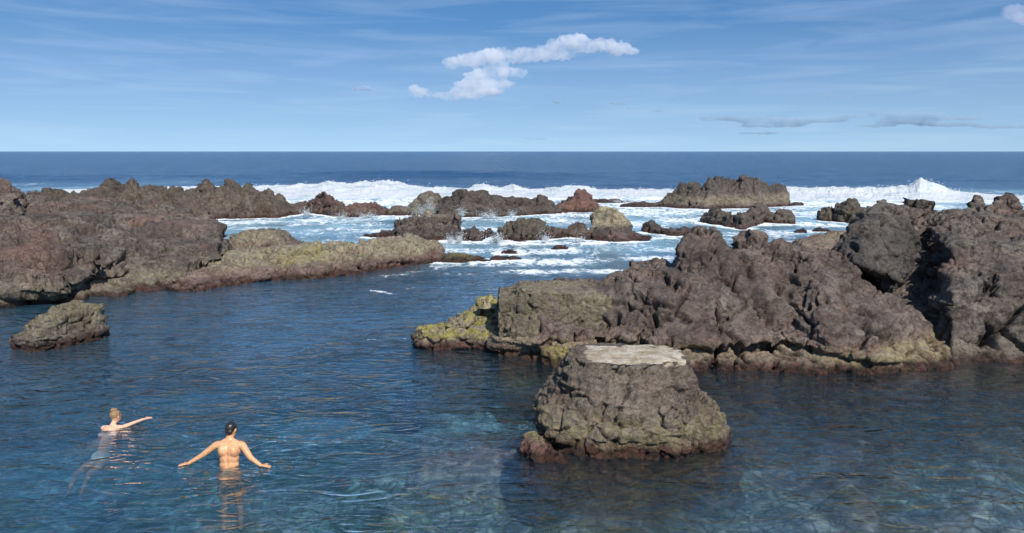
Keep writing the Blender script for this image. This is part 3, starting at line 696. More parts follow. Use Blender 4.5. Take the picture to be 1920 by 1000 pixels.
reef('reef_rock', 'two tier rock with yellow weed on top and a purple black undercut base',
     [crest([(686, 441), (709, 437), (740, 431), (743, 424), (755, 424), (800, 422), (861, 423), (864, 440)], [(686, 446), (760, 452), (864, 451)], 2.6),
      crest([(742, 417), (760, 411), (784, 405), (792, 394), (801, 389), (808, 393), (816, 400), (840, 401), (858, 400), (863, 412)], [(742, 432), (863, 428)], 2.2, zb=.3)],
     lambda V, N: T4(V, .95 * sstep(.75, 1.0, V[:, 2]), 0, .3 * sstep(.8, .3, V[:, 2]), .75 * sstep(.8, .5, V[:, 2])), voxel=.075, seed=57, scale=1.1)
reef('reef_rock', 'small dark knob right beside the two tier yellow topped rock',
     [crest([(862, 440), (870, 430), (880, 424), (890, 424), (900, 434), (906, 431), (918, 432), (922, 440)], [(862, 452), (900, 453), (922, 443)], 1.6)], dk(0, 0, .3, .65), voxel=.075, seed=59, scale=1.1)
reef('reef_rock', 'mossy dark rock with white water pouring off its left side',
     [crest([(922, 440), (935, 428), (957, 415), (970, 411), (985, 409), (1005, 412), (1020, 418), (1034, 430)], [(922, 446), (980, 454), (1034, 449)], 2.4)], dk(0, .06, .2, .6), voxel=.08, seed=61, scale=1.2)
reef('reef_rock', 'low knobbly rock chain between the mossy rock and the yellow block',
     [crest([(1028, 432), (1040, 424), (1060, 427), (1072, 423), (1083, 420), (1092, 420), (1100, 428), (1108, 434)], [(1028, 447), (1108, 446)], 1.8)], dk(.1, 0, .5, .5), voxel=.075, seed=63, scale=1.1)
reef('reef_rock', 'tall yellow block shaped rock on a dark red base in the channel',
     [crest([(1096, 438), (1105, 432), (1150, 430), (1190, 432), (1205, 438), (1218, 446)], [(1096, 450), (1150, 454), (1218, 452)], 3.0),
      crest([(1106, 404), (1112, 396), (1120, 392), (1135, 390), (1140, 387), (1152, 387), (1160, 394), (1170, 402), (1180, 413), (1186, 424)], [(1106, 446), (1186, 446)], 2.4)],
     lambda V, N: T4(V, 1.0 * sstep(.5, .75, V[:, 2]), 0, .5 * sstep(.6, .2, V[:, 2]), .5 * sstep(.6, .3, V[:, 2]) + .7 * sstep(1.6, 1.8, V[:, 2])), voxel=.07, seed=65, amp=.7, scale=1.1)
reef('reef_rock', 'long low dark rock behind the near ridge crest, beside the yellow block',
     [crest([(1206, 430), (1211, 420), (1225, 416), (1238, 418), (1250, 427), (1275, 428), (1300, 425), (1325, 428)], [(1206, 436), (1260, 443), (1325, 443)], 2.0)], dk(0, 0, .35, .7), voxel=.08, seed=67, amp=.8, scale=1.1)
reef('reef_rock', 'tiny black rock tip alone in the streaky foam of the channel',
     [crest([(1033, 465), (1040, 459), (1052, 458), (1060, 459), (1066, 464)], 468, .9, -.8)], dk(0, 0, .1, .9), voxel=.05, seed=69, amp=.35, scale=.9)
reef('reef_rock', 'flat dark green rock lying off the tip of the yellow shelf',
     [crest([(822, 484), (832, 474), (850, 472), (872, 471), (890, 476), (905, 482), (922, 487)], [(822, 492), (870, 493), (922, 490)], 1.7)], dk(0, .25, .3, .5), voxel=.06, seed=71, amp=.5, scale=1.0)
reef('reef_rock', 'thin reddish rock awash farther out from the flat green rock',
     [crest([(918, 484), (932, 478), (948, 480), (965, 480), (975, 480), (986, 486)], 488, .9, -.8), crest([(940, 471), (955, 467), (970, 469), (978, 474)], 476, .9, -.8)], dk(0, 0, .8, .4), voxel=.05, seed=73, amp=.35, scale=.9)
reef('reef_rock', 'flat ochre and red rock apron at the foot of the great grey boulder',
     [crest([(1485, 462), (1500, 450), (1520, 441), (1540, 436), (1565, 431), (1590, 433), (1610, 440)], [(1485, 478), (1610, 478)], 6.0)], lambda V, N: T4(V, .6, 0, .5, 0), voxel=.09, seed=75, amp=.5)
reef('reef_rock', 'pair of low dark rock tips in the backwash near the ochre apron',
     [crest([(1490, 434), (1497, 429), (1506, 428), (1514, 433)], 437, 1.0, -.8), crest([(1522, 431), (1535, 426), (1550, 428), (1560, 432)], 435, 1.0, -.8)], dk(0, 0, .3, .8), voxel=.06, seed=76, amp=.35, scale=1)

# --- near ridge on the right of the pool
rl = at(1350, 695, 0); ridge = empty('lava_ridge', (rl[0], rl[1] + 2, 0))
tag(ridge, 'near brown lava ridge behind the stump rock, with a squared block and a mossy tip', 'rock ridge')
Q = loft([('z', [(925, 660, 0), (1000, 668, 0), (1060, 690, 0), (1150, 692, 0), (1290, 692, 0), (1400, 694, 0), (1480, 697, 0), (1560, 704, 0), (1660, 702, 0), (1720, 699, 0), (1790, 686, 0)]),
          ('d', [(925, 652, .05), (1060, 672, .1), (1290, 680, .05), (1400, 680, .05), (1560, 688, .1), (1660, 690, .1), (1790, 682, .05)]),
          ('z', [(925, 640, .30), (1013, 655, .30), (1034, 640, .38), (1118, 635, .38), (1244, 648, .38), (1378, 650, .36), (1480, 645, .36), (1545, 662, .34), (1640, 675, .28), (1700, 680, .2), (1790, 681, .05)]),
          ('d', [(925, 635, -.1), (1013, 648, -.15), (1034, 634, -.3), (1118, 629, -.3), (1244, 642, -.28), (1378, 644, -.28), (1480, 639, -.28), (1545, 656, -.25), (1640, 670, -.15), (1700, 676, 0), (1790, 680, 0)]),
          ('d', [(925, 615, .5), (1032, 605, .5), (1200, 600, .5), (1400, 600, .5), (1600, 612, .5), (1700, 645, .4), (1790, 677, .1)]),
          ('d', [(925, 592, .7), (1032, 562, .7), (1140, 548, .7), (1270, 540, .7), (1400, 535, .7), (1550, 548, .7), (1640, 582, .6), (1720, 624, .5), (1790, 674, .2)]),
          ('d', [(925, 580, .9), (1032, 542, .9), (1140, 530, .9), (1270, 508, .9), (1350, 480, .9), (1450, 486, .9), (1550, 512, .9), (1620, 548, .8), (1700, 596, .6), (1790, 672, .2)]),
          ('d', [(925, 572, 1), (978, 534, 1), (1032, 530, 1), (1120, 526, 1), (1151, 509, 1), (1185, 499, 1), (1236, 496, 1), (1263, 491, 1), (1273, 464, 1), (1284, 440, 1), (1304, 428, 1), (1338, 424, 1), (1353, 430, 1), (1358, 452, 1), (1372, 464, 1), (1382, 448, 1), (1396, 447, 1), (1413, 434, 1), (1436, 439, 1), (1441, 459, 1), (1450, 447, 1), (1467, 444, 1), (1491, 461, 1), (1518, 464, 1), (1552, 478, 1), (1596, 486, 1), (1620, 523, 1), (1637, 543, 1), (1688, 568, .8), (1722, 597, .6), (1749, 615, .5), (1790, 670, .2)])],
         925, 1790, 220, back=2.6, zb=-2.2, backdrop=.9)
knob1 = hull([atY(x, y, Y) for x, y, Y in [(1284, 440, 19.2), (1302, 424, 19.3), (1340, 421, 19.3), (1353, 432, 19.2), (1352, 470, 18.7), (1290, 480, 18.7), (1275, 475, 18.9), (1290, 440, 20.6), (1345, 440, 20.6), (1290, 480, 20.6), (1345, 480, 20.6)]])
knob2 = hull([atY(x, y, Y) for x, y, Y in [(1382, 448, 19.1), (1400, 437, 19.3), (1420, 433, 19.3), (1437, 441, 19.2), (1438, 470, 18.7), (1385, 475, 18.7), (1390, 450, 20.2), (1430, 450, 20.2), (1390, 480, 20.2), (1430, 480, 20.2)]])
me = remesh([Q, knob1, knob2], .04, 2)
rough_up(me, .13, .085, .15, .95, .19, 1.0, .034, seed=81, scale=1.05, ledges=.45, terr=(.3, .2))
def tint_ridge(V, N):
    n = fbm(V / 1.0, 3, 95); low = sstep(.62, .34, V[:, 2] + .18 * n) * sstep(.05, .2, V[:, 2])
    mo = low * sstep(6.2, 7.4, V[:, 0]) * .25
    return T4(V, np.clip(low * .72, 0, 1), mo * .6, .22 + .3 * sstep(.7, .3, V[:, 2]), np.clip(.28 + .8 * fbm(V / 1.4, 2, 96), 0, .6) * sstep(.5, 1.0, V[:, 2]))
body = finish_rock('ridge_body', me, tint_ridge, M_ROCK, ridge)

blk = loft([('z', [(933, 645, .26), (1000, 652, .26), (1148, 622, .5)]),
            ('d', [(935, 625, -.05), (1000, 625, -.05), (1148, 612, 0)]),
            ('d', [(938, 592, .12), (1010, 595, .1), (1148, 585, .1)]),
            ('d', [(946, 560, .22), (975, 548, .22), (1100, 549, .22), (1148, 556, .25)]),
            ('d', [(950, 552, .2), (978, 540, .3), (1100, 541, .3), (1148, 546, .25)]),
            ('d', [(955, 534, 1.2), (978, 524, 1.3), (1090, 522, 1.4), (1148, 527, 1.3)])], 934, 1147, 60, back=.5, zb=-.8, backdrop=.5)
me = remesh([blk], .035, 3)
rough_up(me, .03, .035, .035, .6, .05, .7, .03, seed=83, scale=.8, ledges=.15)
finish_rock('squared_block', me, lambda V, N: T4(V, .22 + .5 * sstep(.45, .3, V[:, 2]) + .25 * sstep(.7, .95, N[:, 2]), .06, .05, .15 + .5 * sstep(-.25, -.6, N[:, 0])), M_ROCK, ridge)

ldg = loft([('z', [(778, 655, 0), (817, 659, 0), (870, 655, 0), (936, 658, 0), (990, 668, 0)]),
            ('d', [(778, 645, .04), (817, 646, .05), (870, 641, .05), (936, 642, .05), (990, 650, .05)]),
            ('d', [(778, 636, .1), (792, 625, .1), (817, 630, .1), (870, 626, .1), (936, 625, .1), (990, 635, .1)]),
            ('d', [(778, 633, .5), (790, 613, .7), (833, 613, .8), (870, 611, .8), (936, 606, .9), (990, 606, .8)]),
            ('d', [(778, 631, .3), (790, 609, .3), (830, 606, .5), (850, 597, .9), (870, 588, 1.2), (892, 571, 1.6), (898, 558, 1.9), (938, 553, 1.9), (990, 553, 1.9)])],
           778, 990, 70, back=.8, zb=-2.0, backdrop=.3)
steps = [hull([atY(x, y, Y) for x, y, Y in [(894, 569, 19.2), (898, 558, 20), (945, 553, 20.2), (945, 575, 18.9), (896, 580, 19.0), (900, 590, 20.2), (945, 590, 20.2)]]),
         hull([atY(x, y, Y) for x, y, Y in [(834, 607, 18.2), (875, 586, 19), (890, 590, 18.6), (880, 612, 18.1), (836, 614, 18.1), (850, 615, 19)]])]
me = remesh([ldg] + steps, .035, 2)
rough_up(me, .07, .07, .10, .5, .07, .6, .03, seed=85, scale=.8)
def moss_mask(V):
    n = fbm(V / .5, 3, 97)
    return n
ledge = finish_rock('mossy_ledge', me, lambda V, N: T4(V, 1.0 * sstep(.12, .28, V[:, 2]), np.clip(.45 + 2.4 * fbm(V / .45, 3, 97), 0, 1) * sstep(.2, .32, V[:, 2]) * sstep(.2, .7, N[:, 2]), .4 * sstep(.3, .1, V[:, 2]), 0), M_ROCK, ridge)
ledge['label'] = 'low stepped tip covered in yellow and green weed'
M_MOSS = patch_material('green_moss', c4(.17, .21, .02), c4(.30, .30, .05), scale=30)
# rounded wet lip under the stump's far side
lip = hull([at(x, y, z) for x, y, z in [(1010, 672, .05), (1020, 655, .3), (1045, 642, .42), (1080, 640, .45), (1090, 660, .35), (1080, 692, 0), (1045, 692, -.05)]] + [list(at(1040, 690, 0) + np.array([0, .2, -1.2])), list(at(1085, 680, 0) + np.array([.2, 1.0, -1.2])), list(at(1010, 672, 0) + np.array([0, 1.0, -1.2]))])
me = remesh([lip], .03, 3); rough_up(me, .05, .05, .08, .5, .05, .5, .025, seed=87, scale=.8)
finish_rock('wet_lip', me, lambda V, N: T4(V, .6, .5, .5, 0), M_ROCK, ridge)

# --- right hand mass and the great boulder
mass_lines = [('z', [(1600, 640, 0), (1740, 652, 0), (1785, 684, 0), (1850, 679, 0), (1920, 681, 0), (2200, 690, 0)]),
              ('d', [(1600, 625, .1), (1740, 640, .1), (1785, 668, .1), (1850, 660, .1), (1920, 662, .1), (2200, 668, .1)]),
              ('d', [(1600, 605, .4), (1740, 618, .4), (1790, 625, .4), (1850, 605, .4), (1920, 605, .4), (2200, 600, .4)]),
              ('d', [(1600, 570, .8), (1720, 580, .8), (1780, 560, .7), (1850, 525, .7), (1920, 522, .7), (2200, 520, .7)]),
              ('d', [(1600, 530, 1.6), (1720, 510, 1.6), (1790, 478, 1.5), (1850, 462, 1.5), (2200, 455, 1.5)]),
              ('d', [(1600, 450, 2.2), (1700, 425, 2.4), (1780, 422, 2.5), (1850, 417, 2.5), (2200, 410, 2.5)]),
              ('d', [(1600, 425, 1.5), (1630, 392, 1.8), (1654, 379, 2.2), (1700, 384, 2.5), (1735, 396, 2.5), (1760, 400, 2.5), (1800, 394, 2.5), (1860, 392, 2.5), (1920, 392, 2.5), (2200, 386, 2.5)])]
R_ = loft(mass_lines, 1600, 2200, 130, back=3.0, zb=-2.2, backdrop=1.2)
knoll = hull([atY(x, y, Y) for x, y, Y in [(1640, 392, 22.8), (1655, 377, 23.3), (1700, 381, 24), (1716, 390, 23.6), (1730, 420, 22.2), (1700, 440, 21.4), (1660, 430, 21.6), (1650, 400, 24.5), (1720, 410, 25), (1660, 450, 24), (1720, 450, 24)]])
tips = [hull([atY(x, y, Y) for x, y, Y in [(1713, 376, 25), (1724, 375, 25), (1739, 378, 25), (1738, 400, 24.6), (1716, 396, 24.6), (1716, 380, 25.8), (1738, 382, 25.8), (1725, 400, 25.8)]]),
        hull([atY(x, y, Y) for x, y, Y in [(1820, 374, 26), (1832, 371, 26), (1839, 378, 26), (1840, 392, 25.6), (1818, 392, 25.6), (1830, 380, 26.8), (1830, 395, 26.8)]]),
        hull([atY(x, y, Y) for x, y, Y in [(1866, 374, 26), (1880, 368, 26), (1896, 367, 26), (1908, 378, 26), (1912, 390, 25.4), (1862, 390, 25.4), (1885, 374, 27.2), (1885, 395, 27.2)]])]
gl_ = at(1860, 680, 0); mass = empty('lava_mass', (gl_[0], gl_[1] + 3, 0))
tag(mass, 'high red brown lava bank running out of the picture beyond the great grey boulder', 'rock outcrop')
me = remesh([R_, knoll] + tips, .05, 2)
rough_up(me, .11, .09, .17, 1.15, .24, 1.1, .042, seed=91, scale=1.1, ledges=.6)
finish_rock('lava_bank', me, lambda V, N: T4(V, .25 * sstep(.7, .3, V[:, 2]), 0, np.clip(.18 + 1.2 * fbm(V / 1.8, 2, 98), 0, .8) * sstep(1.2, 1.9, V[:, 2]), .2), M_ROCK, mass)

GB = [(1556, 483, 19.9), (1574, 448, 20.0), (1600, 424, 20.4), (1622, 408, 20.8), (1629, 390, 21.6), (1654, 377, 22.2), (1694, 392, 22.0), (1700, 440, 20.6), (1716, 478, 19.6), (1712, 503, 19.2), (1690, 526, 18.75), (1602, 488, 18.7), (1618, 436, 19.5), (1650, 412, 20.4), (1680, 470, 19.3), (1640, 505, 18.65)]
gb = hull([atY(*p) for p in GB] + [atY(x, y, Y) for x, y, Y in [(1600, 440, 23), (1700, 420, 24.5), (1690, 530, 20.6), (1610, 500, 20.6), (1660, 548, 20.2)]])
wedge = hull([atY(x, y, Y) for x, y, Y in [(1640, 520, 19.1), (1690, 525, 19.1), (1668, 552, 19.0), (1655, 545, 19.2), (1640, 520, 20.2), (1690, 525, 20.2), (1665, 555, 20)]])
me = remesh([gb, wedge], .033, 0)
rough_up(me, .05, .03, .17, .95, .16, 1.3, .016, seed=193, scale=1.0, grain=.6, ledges=.4)
bo = finish_rock('boulder', me, lambda V, N: T4(V, .0, 0, 0, .92 - .5 * sstep(2.4, 2.9, V[:, 2])), M_ROCK)
tag(bo, 'great angular charcoal grey boulder leaning over the dark gully', 'boulder')
gul = [hull([atY(x, y, Y) for x, y, Y in [(1655, 560, 18.4), (1700, 575, 18.5), (1690, 545, 18.9), (1660, 545, 18.8), (1670, 590, 19.5), (1700, 590, 19.6)]])]
me = remesh(gul, .03, 2); rough_up(me, .05, .05, .1, .4, .06, .5, .02, seed=94, scale=.7)
tag(finish_rock('boulder', me, dk(0, 0, .1, .3), M_ROCK), 'small rock wedged in the gully beneath the great grey boulder', 'boulder')

# --- stump rock in the pool, with its pale flat top
def section_rock(levels, nseg=56, sq=2.6):
    V, F = [], []
    for z, pl, pr, yc, ry in levels:
        a, b = atY(pl, 0, yc)[0], atY(pr, 0, yc)[0]
        k = (CP * yc + SP * (CAM_H - z)) / 1.0
        a, b = (pl - 960) / F_PX * k, (pr - 960) / F_PX * k
        cx, rx = (a + b) / 2, (b - a) / 2
        for i in range(nseg):
            q = 2 * math.pi * i / nseg; c, s = math.cos(q), math.sin(q)
            V.append((cx + rx * math.copysign(abs(c) ** (2 / sq), c), yc + ry * math.copysign(abs(s) ** (2 / sq), s), z))
    m = len(levels)
    for k in range(m - 1):
        for i in range(nseg):
            j = (i + 1) % nseg; F.append((k * nseg + i, k * nseg + j, (k + 1) * nseg + j, (k + 1) * nseg + i))
    F.append(tuple(reversed(range(nseg)))); F.append(tuple((m - 1) * nseg + i for i in range(nseg)))
    return V, F
st = section_rock([(-1.7, 960, 1400, 12.3, 1.5), (-.4, 985, 1365, 12.35, 1.32), (-.02, 1022, 1350, 12.35, 1.2), (.12, 1008, 1354, 12.35, 1.22), (.38, 1002, 1350, 12.35, 1.18), (.52, 1008, 1345, 12.35, 1.14), (.72, 1026, 1304, 12.38, .98), (.95, 1040, 1297, 12.4, .84), (1.18, 1056, 1293, 12.42, .74), (1.36, 1070, 1288, 12.44, .68), (1.44, 1078, 1282, 12.44, .62)])
shoulder = hull([atY(x, y, Y) for x, y, Y in [(1300, 742, 11.8), (1328, 742, 11.9), (1348, 766, 11.9), (1357, 800, 11.8), (1350, 820, 11.6), (1310, 842, 11.3), (1290, 800, 11.3), (1310, 760, 12.8), (1350, 790, 12.8), (1340, 830, 12.6)]])
bulge = hull([atY(x, y, Y) for x, y, Y in [(1240, 752, 11.42), (1290, 742, 11.5), (1303, 770, 11.35), (1290, 792, 11.25), (1250, 790, 11.2), (1235, 772, 11.3), (1250, 760, 12), (1295, 770, 12)]])
foot = [ellipsoid(tuple(at(px, py, z)), (rx, ry, rz), nu=14, nv=9) for px, py, z, rx, ry, rz in ((1040, 905, -.62, .55, .42, .42), (1180, 925, -.75, .60, .45, .45), (1300, 885, -.55, .50, .40, .38), (1385, 850, -.70, .45, .45, .40), (1120, 880, -.40, .42, .30, .30))]
me = remesh([st, shoulder, bulge] + foot, .028, 2)
rough_up(me, .06, .055, .10, .62, .06, .65, .026, seed=101, scale=.72)
V = get_co(me)
pl = 1.315 + .03 * fbm(V / .35, 4, 44) + .02 * (V[:, 1] - 12.4); V[:, 2] = np.minimum(V[:, 2], pl); set_co(me, V)
def tint_stump(V, N):
    n = fbm(V / .5, 3, 99); low = sstep(.75, .35, V[:, 2] + .25 * n)
    return T4(V, np.clip(.22 + .55 * low * (.5 + n), 0, 1) * sstep(.12, .25, V[:, 2]), .12 * low, .15 + .5 * sstep(.3, .1, V[:, 2]), .18)
stump = finish_rock('stump_rock', me, tint_stump, M_ROCK, origin=at(1180, 800, 0))
tag(stump, 'squat stump shaped rock standing in the pool with a pale flat top', 'rock')
def slab_material():
    t = NT('pale_crust'); p = t.pos(); n = t.noise(p, 5, 6, .7); n2 = t.noise(t.scaled(p, (.8, 1.6, 1)), 2.6, 5, .65, .8); n3 = t.noise(p, 16, 5, .7)
    col = t.mix(t.rng(n, .35, .65), c4(.36, .29, .20), c4(.56, .50, .40)); col = t.mix(t.rng(n2, .50, .66, 0, .85), col, c4(.26, .19, .115))
    col = t.mix(t.rng(n3, .56, .68, 0, .8), col, c4(.12, .10, .082)); col = t.mix(t.rng(n, .60, .72, 0, .8), col, c4(.15, .13, .11))
    bm_ = t.node('Bump', Strength=.9, Distance=.05, Height=t.math('ADD', n, t.math('MULTIPLY', n3, .5)))
    b = t.node('BsdfPrincipled', Base__Color=col, Roughness=.92, Normal=bm_); b.inputs['Specular IOR Level'].default_value = .15
    t.l.new(b.outputs[0], t.out.inputs['Surface']); return t.m
M_PALE = slab_material()
def worn_slab(cx, cy_, rx, ry, z0, th, nth=160, nr=26):
    V, F = [], []
    q = np.linspace(0, 2 * math.pi, nth, endpoint=False); cs_, sn = np.cos(q), np.sin(q)
    k = 1 / (np.abs(cs_) ** 4.5 + np.abs(sn) ** 4.5) ** (1 / 4.5)
    edge = 1 + .30 * fbm(np.stack([cs_ * 2.4, sn * 2.4, q * 0], 1), 4, 61, gain=.65)
    fr = np.concatenate([np.linspace(.03, 1, nr), [1.0, .97]])
    for i, f in enumerate(fr):
        x = cx + rx * k * cs_ * edge * f; y = cy_ + ry * k * sn * edge * f; P = np.stack([x, y, x * 0], 1)
        z = z0 + .02 * (y - cy_) - .05 * sstep(.45, .75, fbm(P / .22, 4, 66) * 1.6 + .3 * f) + .018 * fbm(P / .28, 4, 62) + .012 * fbm(P / np.array([.9, .22, 1]), 3, 63) - .02 * sstep(.8, 1, f if i < nr else 1)
        if i >= nr: z = z - th * (1 if i == nr else 1.6)
        V.append(np.stack([x, y, z], 1))
    m = len(fr); V = np.concatenate(V)
    for a in range(m - 1):
        for b in range(nth):
            c = (b + 1) % nth; F.append((a * nth + b, (a + 1) * nth + b, (a + 1) * nth + c, a * nth + c))
    F.append(tuple(range(nth))); return V, F
xa, xb = (1092 - 960) / F_PX * 12.9, (1280 - 960) / F_PX * 12.9
cv_, cf_ = worn_slab((xa + xb) / 2, 12.44, (xb - xa) / 2 * .97, .56, 1.335, .05)
cm = mesh_from('pale_slab', cv_ - np.array(stump.location), cf_); smooth_on(cm); pc = link('pale_slab', cm, M_PALE, stump); pc['label'] = 'pale worn slab capping the stump'

rr = hull([at(x, y, z) for x, y, z in [(978, 815, .28), (1000, 806, .34), (1020, 815, .32), (1058, 850, .1), (1062, 868, 0), (1000, 868, 0), (972, 845, .08), (975, 830, .2)]] + [list(at(1000, 880, 0) + np.array([0, 0, -1.2])), list(at(1060, 860, 0) + np.array([0, .8, -1.2])), list(at(975, 850, 0) + np.array([-.2, .6, -1.2]))])
me = remesh([rr], .022, 2); rough_up(me, .05, .05, .07, .4, .05, .4, .02, seed=103, scale=.6)
tag(finish_rock('red_rock', me, lambda V, N: T4(V, .5 * sstep(.2, .3, V[:, 2]), .3 * sstep(.2, .32, V[:, 2]), 1.0 * sstep(.35, .15, V[:, 2]), 0), M_ROCK), 'small red weed covered rock leaning against the foot of the stump rock', 'rock')

# --- lone boulder on the left of the pool
lb1 = section_rock([(-1.9, 0, 160, 18.1, .95), (-.1, 34, 138, 18.1, .70), (.1, 36, 135, 18.1, .68), (.38, 40, 131, 18.15, .60), (.6, 56, 128, 18.2, .50), (.76, 74, 120, 18.25, .34)], 40, 2.3)
lb2 = section_rock([(-1.9, 70, 240, 18.9, 1.0), (-.1, 92, 194, 18.85, .64), (.15, 95, 194, 18.85, .60), (.48, 98, 190, 18.85, .55), (.74, 106, 178, 18.85, .44), (.88, 120, 164, 18.85, .30)], 40, 2.4)
me = remesh([lb1, lb2], .032, 2); rough_up(me, .07, .07, .13, .55, .10, .6, .03, seed=107, scale=.8)
tag(finish_rock('boulder', me, lambda V, N: T4(V, .38 * sstep(.2, .45, V[:, 2]), .10 * sstep(.4, .8, V[:, 2]), .2 * sstep(.3, .1, V[:, 2]), .1), M_ROCK, origin=at(110, 650, 0)), 'lone split boulder with yellow green lichen standing in the calm water on the left', 'boulder')

build_sea()   # after the rocks, whose waterlines it foams around

# ------------------------------------------------------------------ breaking waves and spray
def wave(name, pts, Yc, toe=5.0, back=5.0, seed=0):
    """pts: skyline of the breaker (px, py); Yc: its distance"""
    us = np.linspace(pts[0][0], pts[-1][0], max(60, int((pts[-1][0] - pts[0][0]) / 1.6)))
    cr = np.array([atY(u, np.interp(u, [p[0] for p in pts], [p[1] for p in pts]), Yc) for u in us])
    cr[:, 2] = np.maximum(cr[:, 2], .08)
    prof = [(-1.0, -.25), (-.9, .0), (-.75, .16), (-.6, .30), (-.45, .50), (-.3, .68), (-.18, .84), (-.08, .95), (0, 1.0), (.08, .97), (.18, .86), (.35, .55), (.6, .22), (1.0, -.3)]
    V = []
    for q, h in prof:
        P = cr.copy(); P[:, 1] += q * (toe if q < 0 else back); P[:, 0] *= P[:, 1] / Yc; P[:, 2] = np.where(h < 0, h, cr[:, 2] * h); V.append(P)
    V = np.concatenate(V); n = len(us); m = len(prof)
    F = [(k * n + i, k * n + i + 1, (k + 1) * n + i + 1, (k + 1) * n + i) for k in range(m - 1) for i in range(n - 1)]
    me = mesh_from(name, V, F)
    bm = bmesh.new(); bm.from_mesh(me); bmesh.ops.subdivide_edges(bm, edges=bm.edges, cuts=1, use_grid_fill=True); bm.to_mesh(me); bm.free()
    V = get_co(me); N = get_no(me); hgt = np.clip(V[:, 2], 0, 2)
    d = (.48 * fbm(V / np.array([1.6, 1.0, .8]), 4, seed, ridge=False) + .30 * np.abs(fbm(V / .55, 3, seed + 5)) - .05) * (.35 + .65 * np.clip(hgt / .8, 0, 1))
    set_co(me, V + N * d[:, None]); smooth_on(me); o = link(name, me, M_FOAM); tag(o, kind='stuff'); return cr
SPR_V, SPR_F = [], []
ico = bmesh.new(); bmesh.ops.create_icosphere(ico, subdivisions=1, radius=1.0); ico.verts.index_update()
ICO_V = np.array([v.co[:] for v in ico.verts]); ICO_F = [tuple(v.index for v in f.verts) for f in ico.faces]; ico.free()
def blob(p, r):
    n = len(SPR_V); s = ICO_V * (r * rng.uniform(.6, 1.3, 3)) + p
    SPR_V.extend(s.tolist()); SPR_F.extend([tuple(i + n for i in f) for f in ICO_F])
cr1 = wave('breaking_wave', [(440, 362), (455, 353), (468, 350), (502, 348), (553, 348), (575, 346), (590, 345), (605, 341), (618, 339), (640, 343), (655, 344), (689, 341), (726, 340), (747, 342), (767, 348), (790, 351), (825, 352), (870, 354), (890, 350), (905, 347), (920, 350), (940, 352), (964, 347), (980, 351), (992, 355), (1020, 355), (1039, 352), (1060, 351), (1086, 347), (1103, 350), (1120, 355), (1160, 356), (1202, 355), (1240, 356), (1275, 355), (1300, 360)], 84, 7, 6, 3)
cr2 = wave('breaking_wave', [(1440, 362), (1460, 354), (1474, 351), (1500, 352), (1535, 352), (1570, 353), (1606, 352), (1640, 353), (1661, 350), (1680, 351), (1690, 348), (1705, 349), (1719, 341), (1726, 337), (1734, 338), (1745, 341), (1756, 345), (1768, 350), (1776, 355), (1810, 361), (1841, 364), (1880, 367), (1920, 368), (2050, 368)], 80, 7, 6, 5)
cr3 = wave('breaking_wave', [(120, 366), (180, 361), (240, 355), (300, 351), (380, 350), (430, 351), (470, 352), (500, 356)], 92, 6, 6, 9)
for cr, num in ((cr1, 700), (cr2, 650), (cr3, 60)):
    for _ in range(num):
        i = rng.integers(0, len(cr)); p = cr[i].copy()
        if p[2] < .4: continue
        wz = max(0.0, .5 + 1.1 * math.sin(i * .35 + 1.7 * math.sin(i * .13))); p += np.array([rng.normal(0, .3), rng.normal(-.3, 1.0), abs(rng.normal(0, .04 + wz * (.09 + .10 * max(p[2] - .9, 0)))) - .06]); blob(p, rng.uniform(.018, .055))
def burst(px, py, py_top, Y, num, wpx, seed=0):
    """droplets thrown up along a fan of jets"""
    b = atY(px, py, Y); H = atY(px, py_top, Y)[2] - b[2]; W = wpx / F_PX * Y
    jets = [(rng.normal(0, .8), rng.uniform(.35, 1.0), rng.normal(0, .3)) for _ in range(max(5, num // 28))]
    for _ in range(int(num * 2.6)):
        a, hh, dy = jets[rng.integers(0, len(jets))]; s_ = rng.random() ** 1.5; sp = .06 + .24 * s_
        blob(b + np.array([a * W * (.16 + .42 * s_) + rng.normal(0, sp * .8), dy * (.5 + s_) + rng.normal(0, sp), hh * H * s_ * (1.15 - .15 * s_) + rng.normal(0, sp * .7)]), rng.uniform(.008, .024) * (1.4 - .8 * s_))
burst(800, 404, 364, 50, 700, 42); burst(575, 402, 388, 54, 160, 14); burst(640, 409, 397, 53, 200, 22); burst(690, 406, 398, 54, 220, 40); burst(865, 404, 384, 50, 220, 10)
burst(920, 406, 392, 53, 320, 40); burst(958, 404, 390, 53, 120, 14); burst(930, 452, 436, 39, 300, 30); burst(862, 452, 436, 39, 160, 12); burst(845, 452, 444, 39, 140, 26); burst(1022, 449, 438, 39, 120, 14); burst(1170, 380, 366, 70, 160, 60); burst(1090, 452, 446, 39, 60, 20)
sm = mesh_from('sea_spray', SPR_V, SPR_F); smooth_on(sm); tag(link('sea_spray', sm, M_FOAM), kind='stuff')

# ------------------------------------------------------------------ clouds
CY = 2600.0
def cloud(label, blobs, voxel, dens, amp, seed, group=None, flat=None, col=(.955, .96, .968)):
    """blobs: (px, py, half width px, half height px)"""
    k = CY / F_PX; parts = []; cs = []
    for px, py, rx, ry in blobs:
        c = atY(px, py, CY); cs.append(c); parts.append(ellipsoid(c, (rx * k, max(ry, rx * .45) * k, ry * k), nu=16, nv=10))
    me = remesh(parts, voxel, 1); V = get_co(me); N = get_no(me)
    s = voxel * 9
    d = amp * (fbm(V / s, 3, seed) * 1.0 + 1.1 * np.abs(fbm(V / (s * .45), 3, seed + 4)) - .15 + .45 * fbm(V / (s * .2), 2, seed + 8))
    V = V + N * d[:, None]
    c0 = V.mean(0); set_co(me, V - c0); smooth_on(me)
    o = link('cloud', me, cloud_material('cloud_vapour', dens, col)); o.location = c0; tag(o, label, 'cloud', group); return o
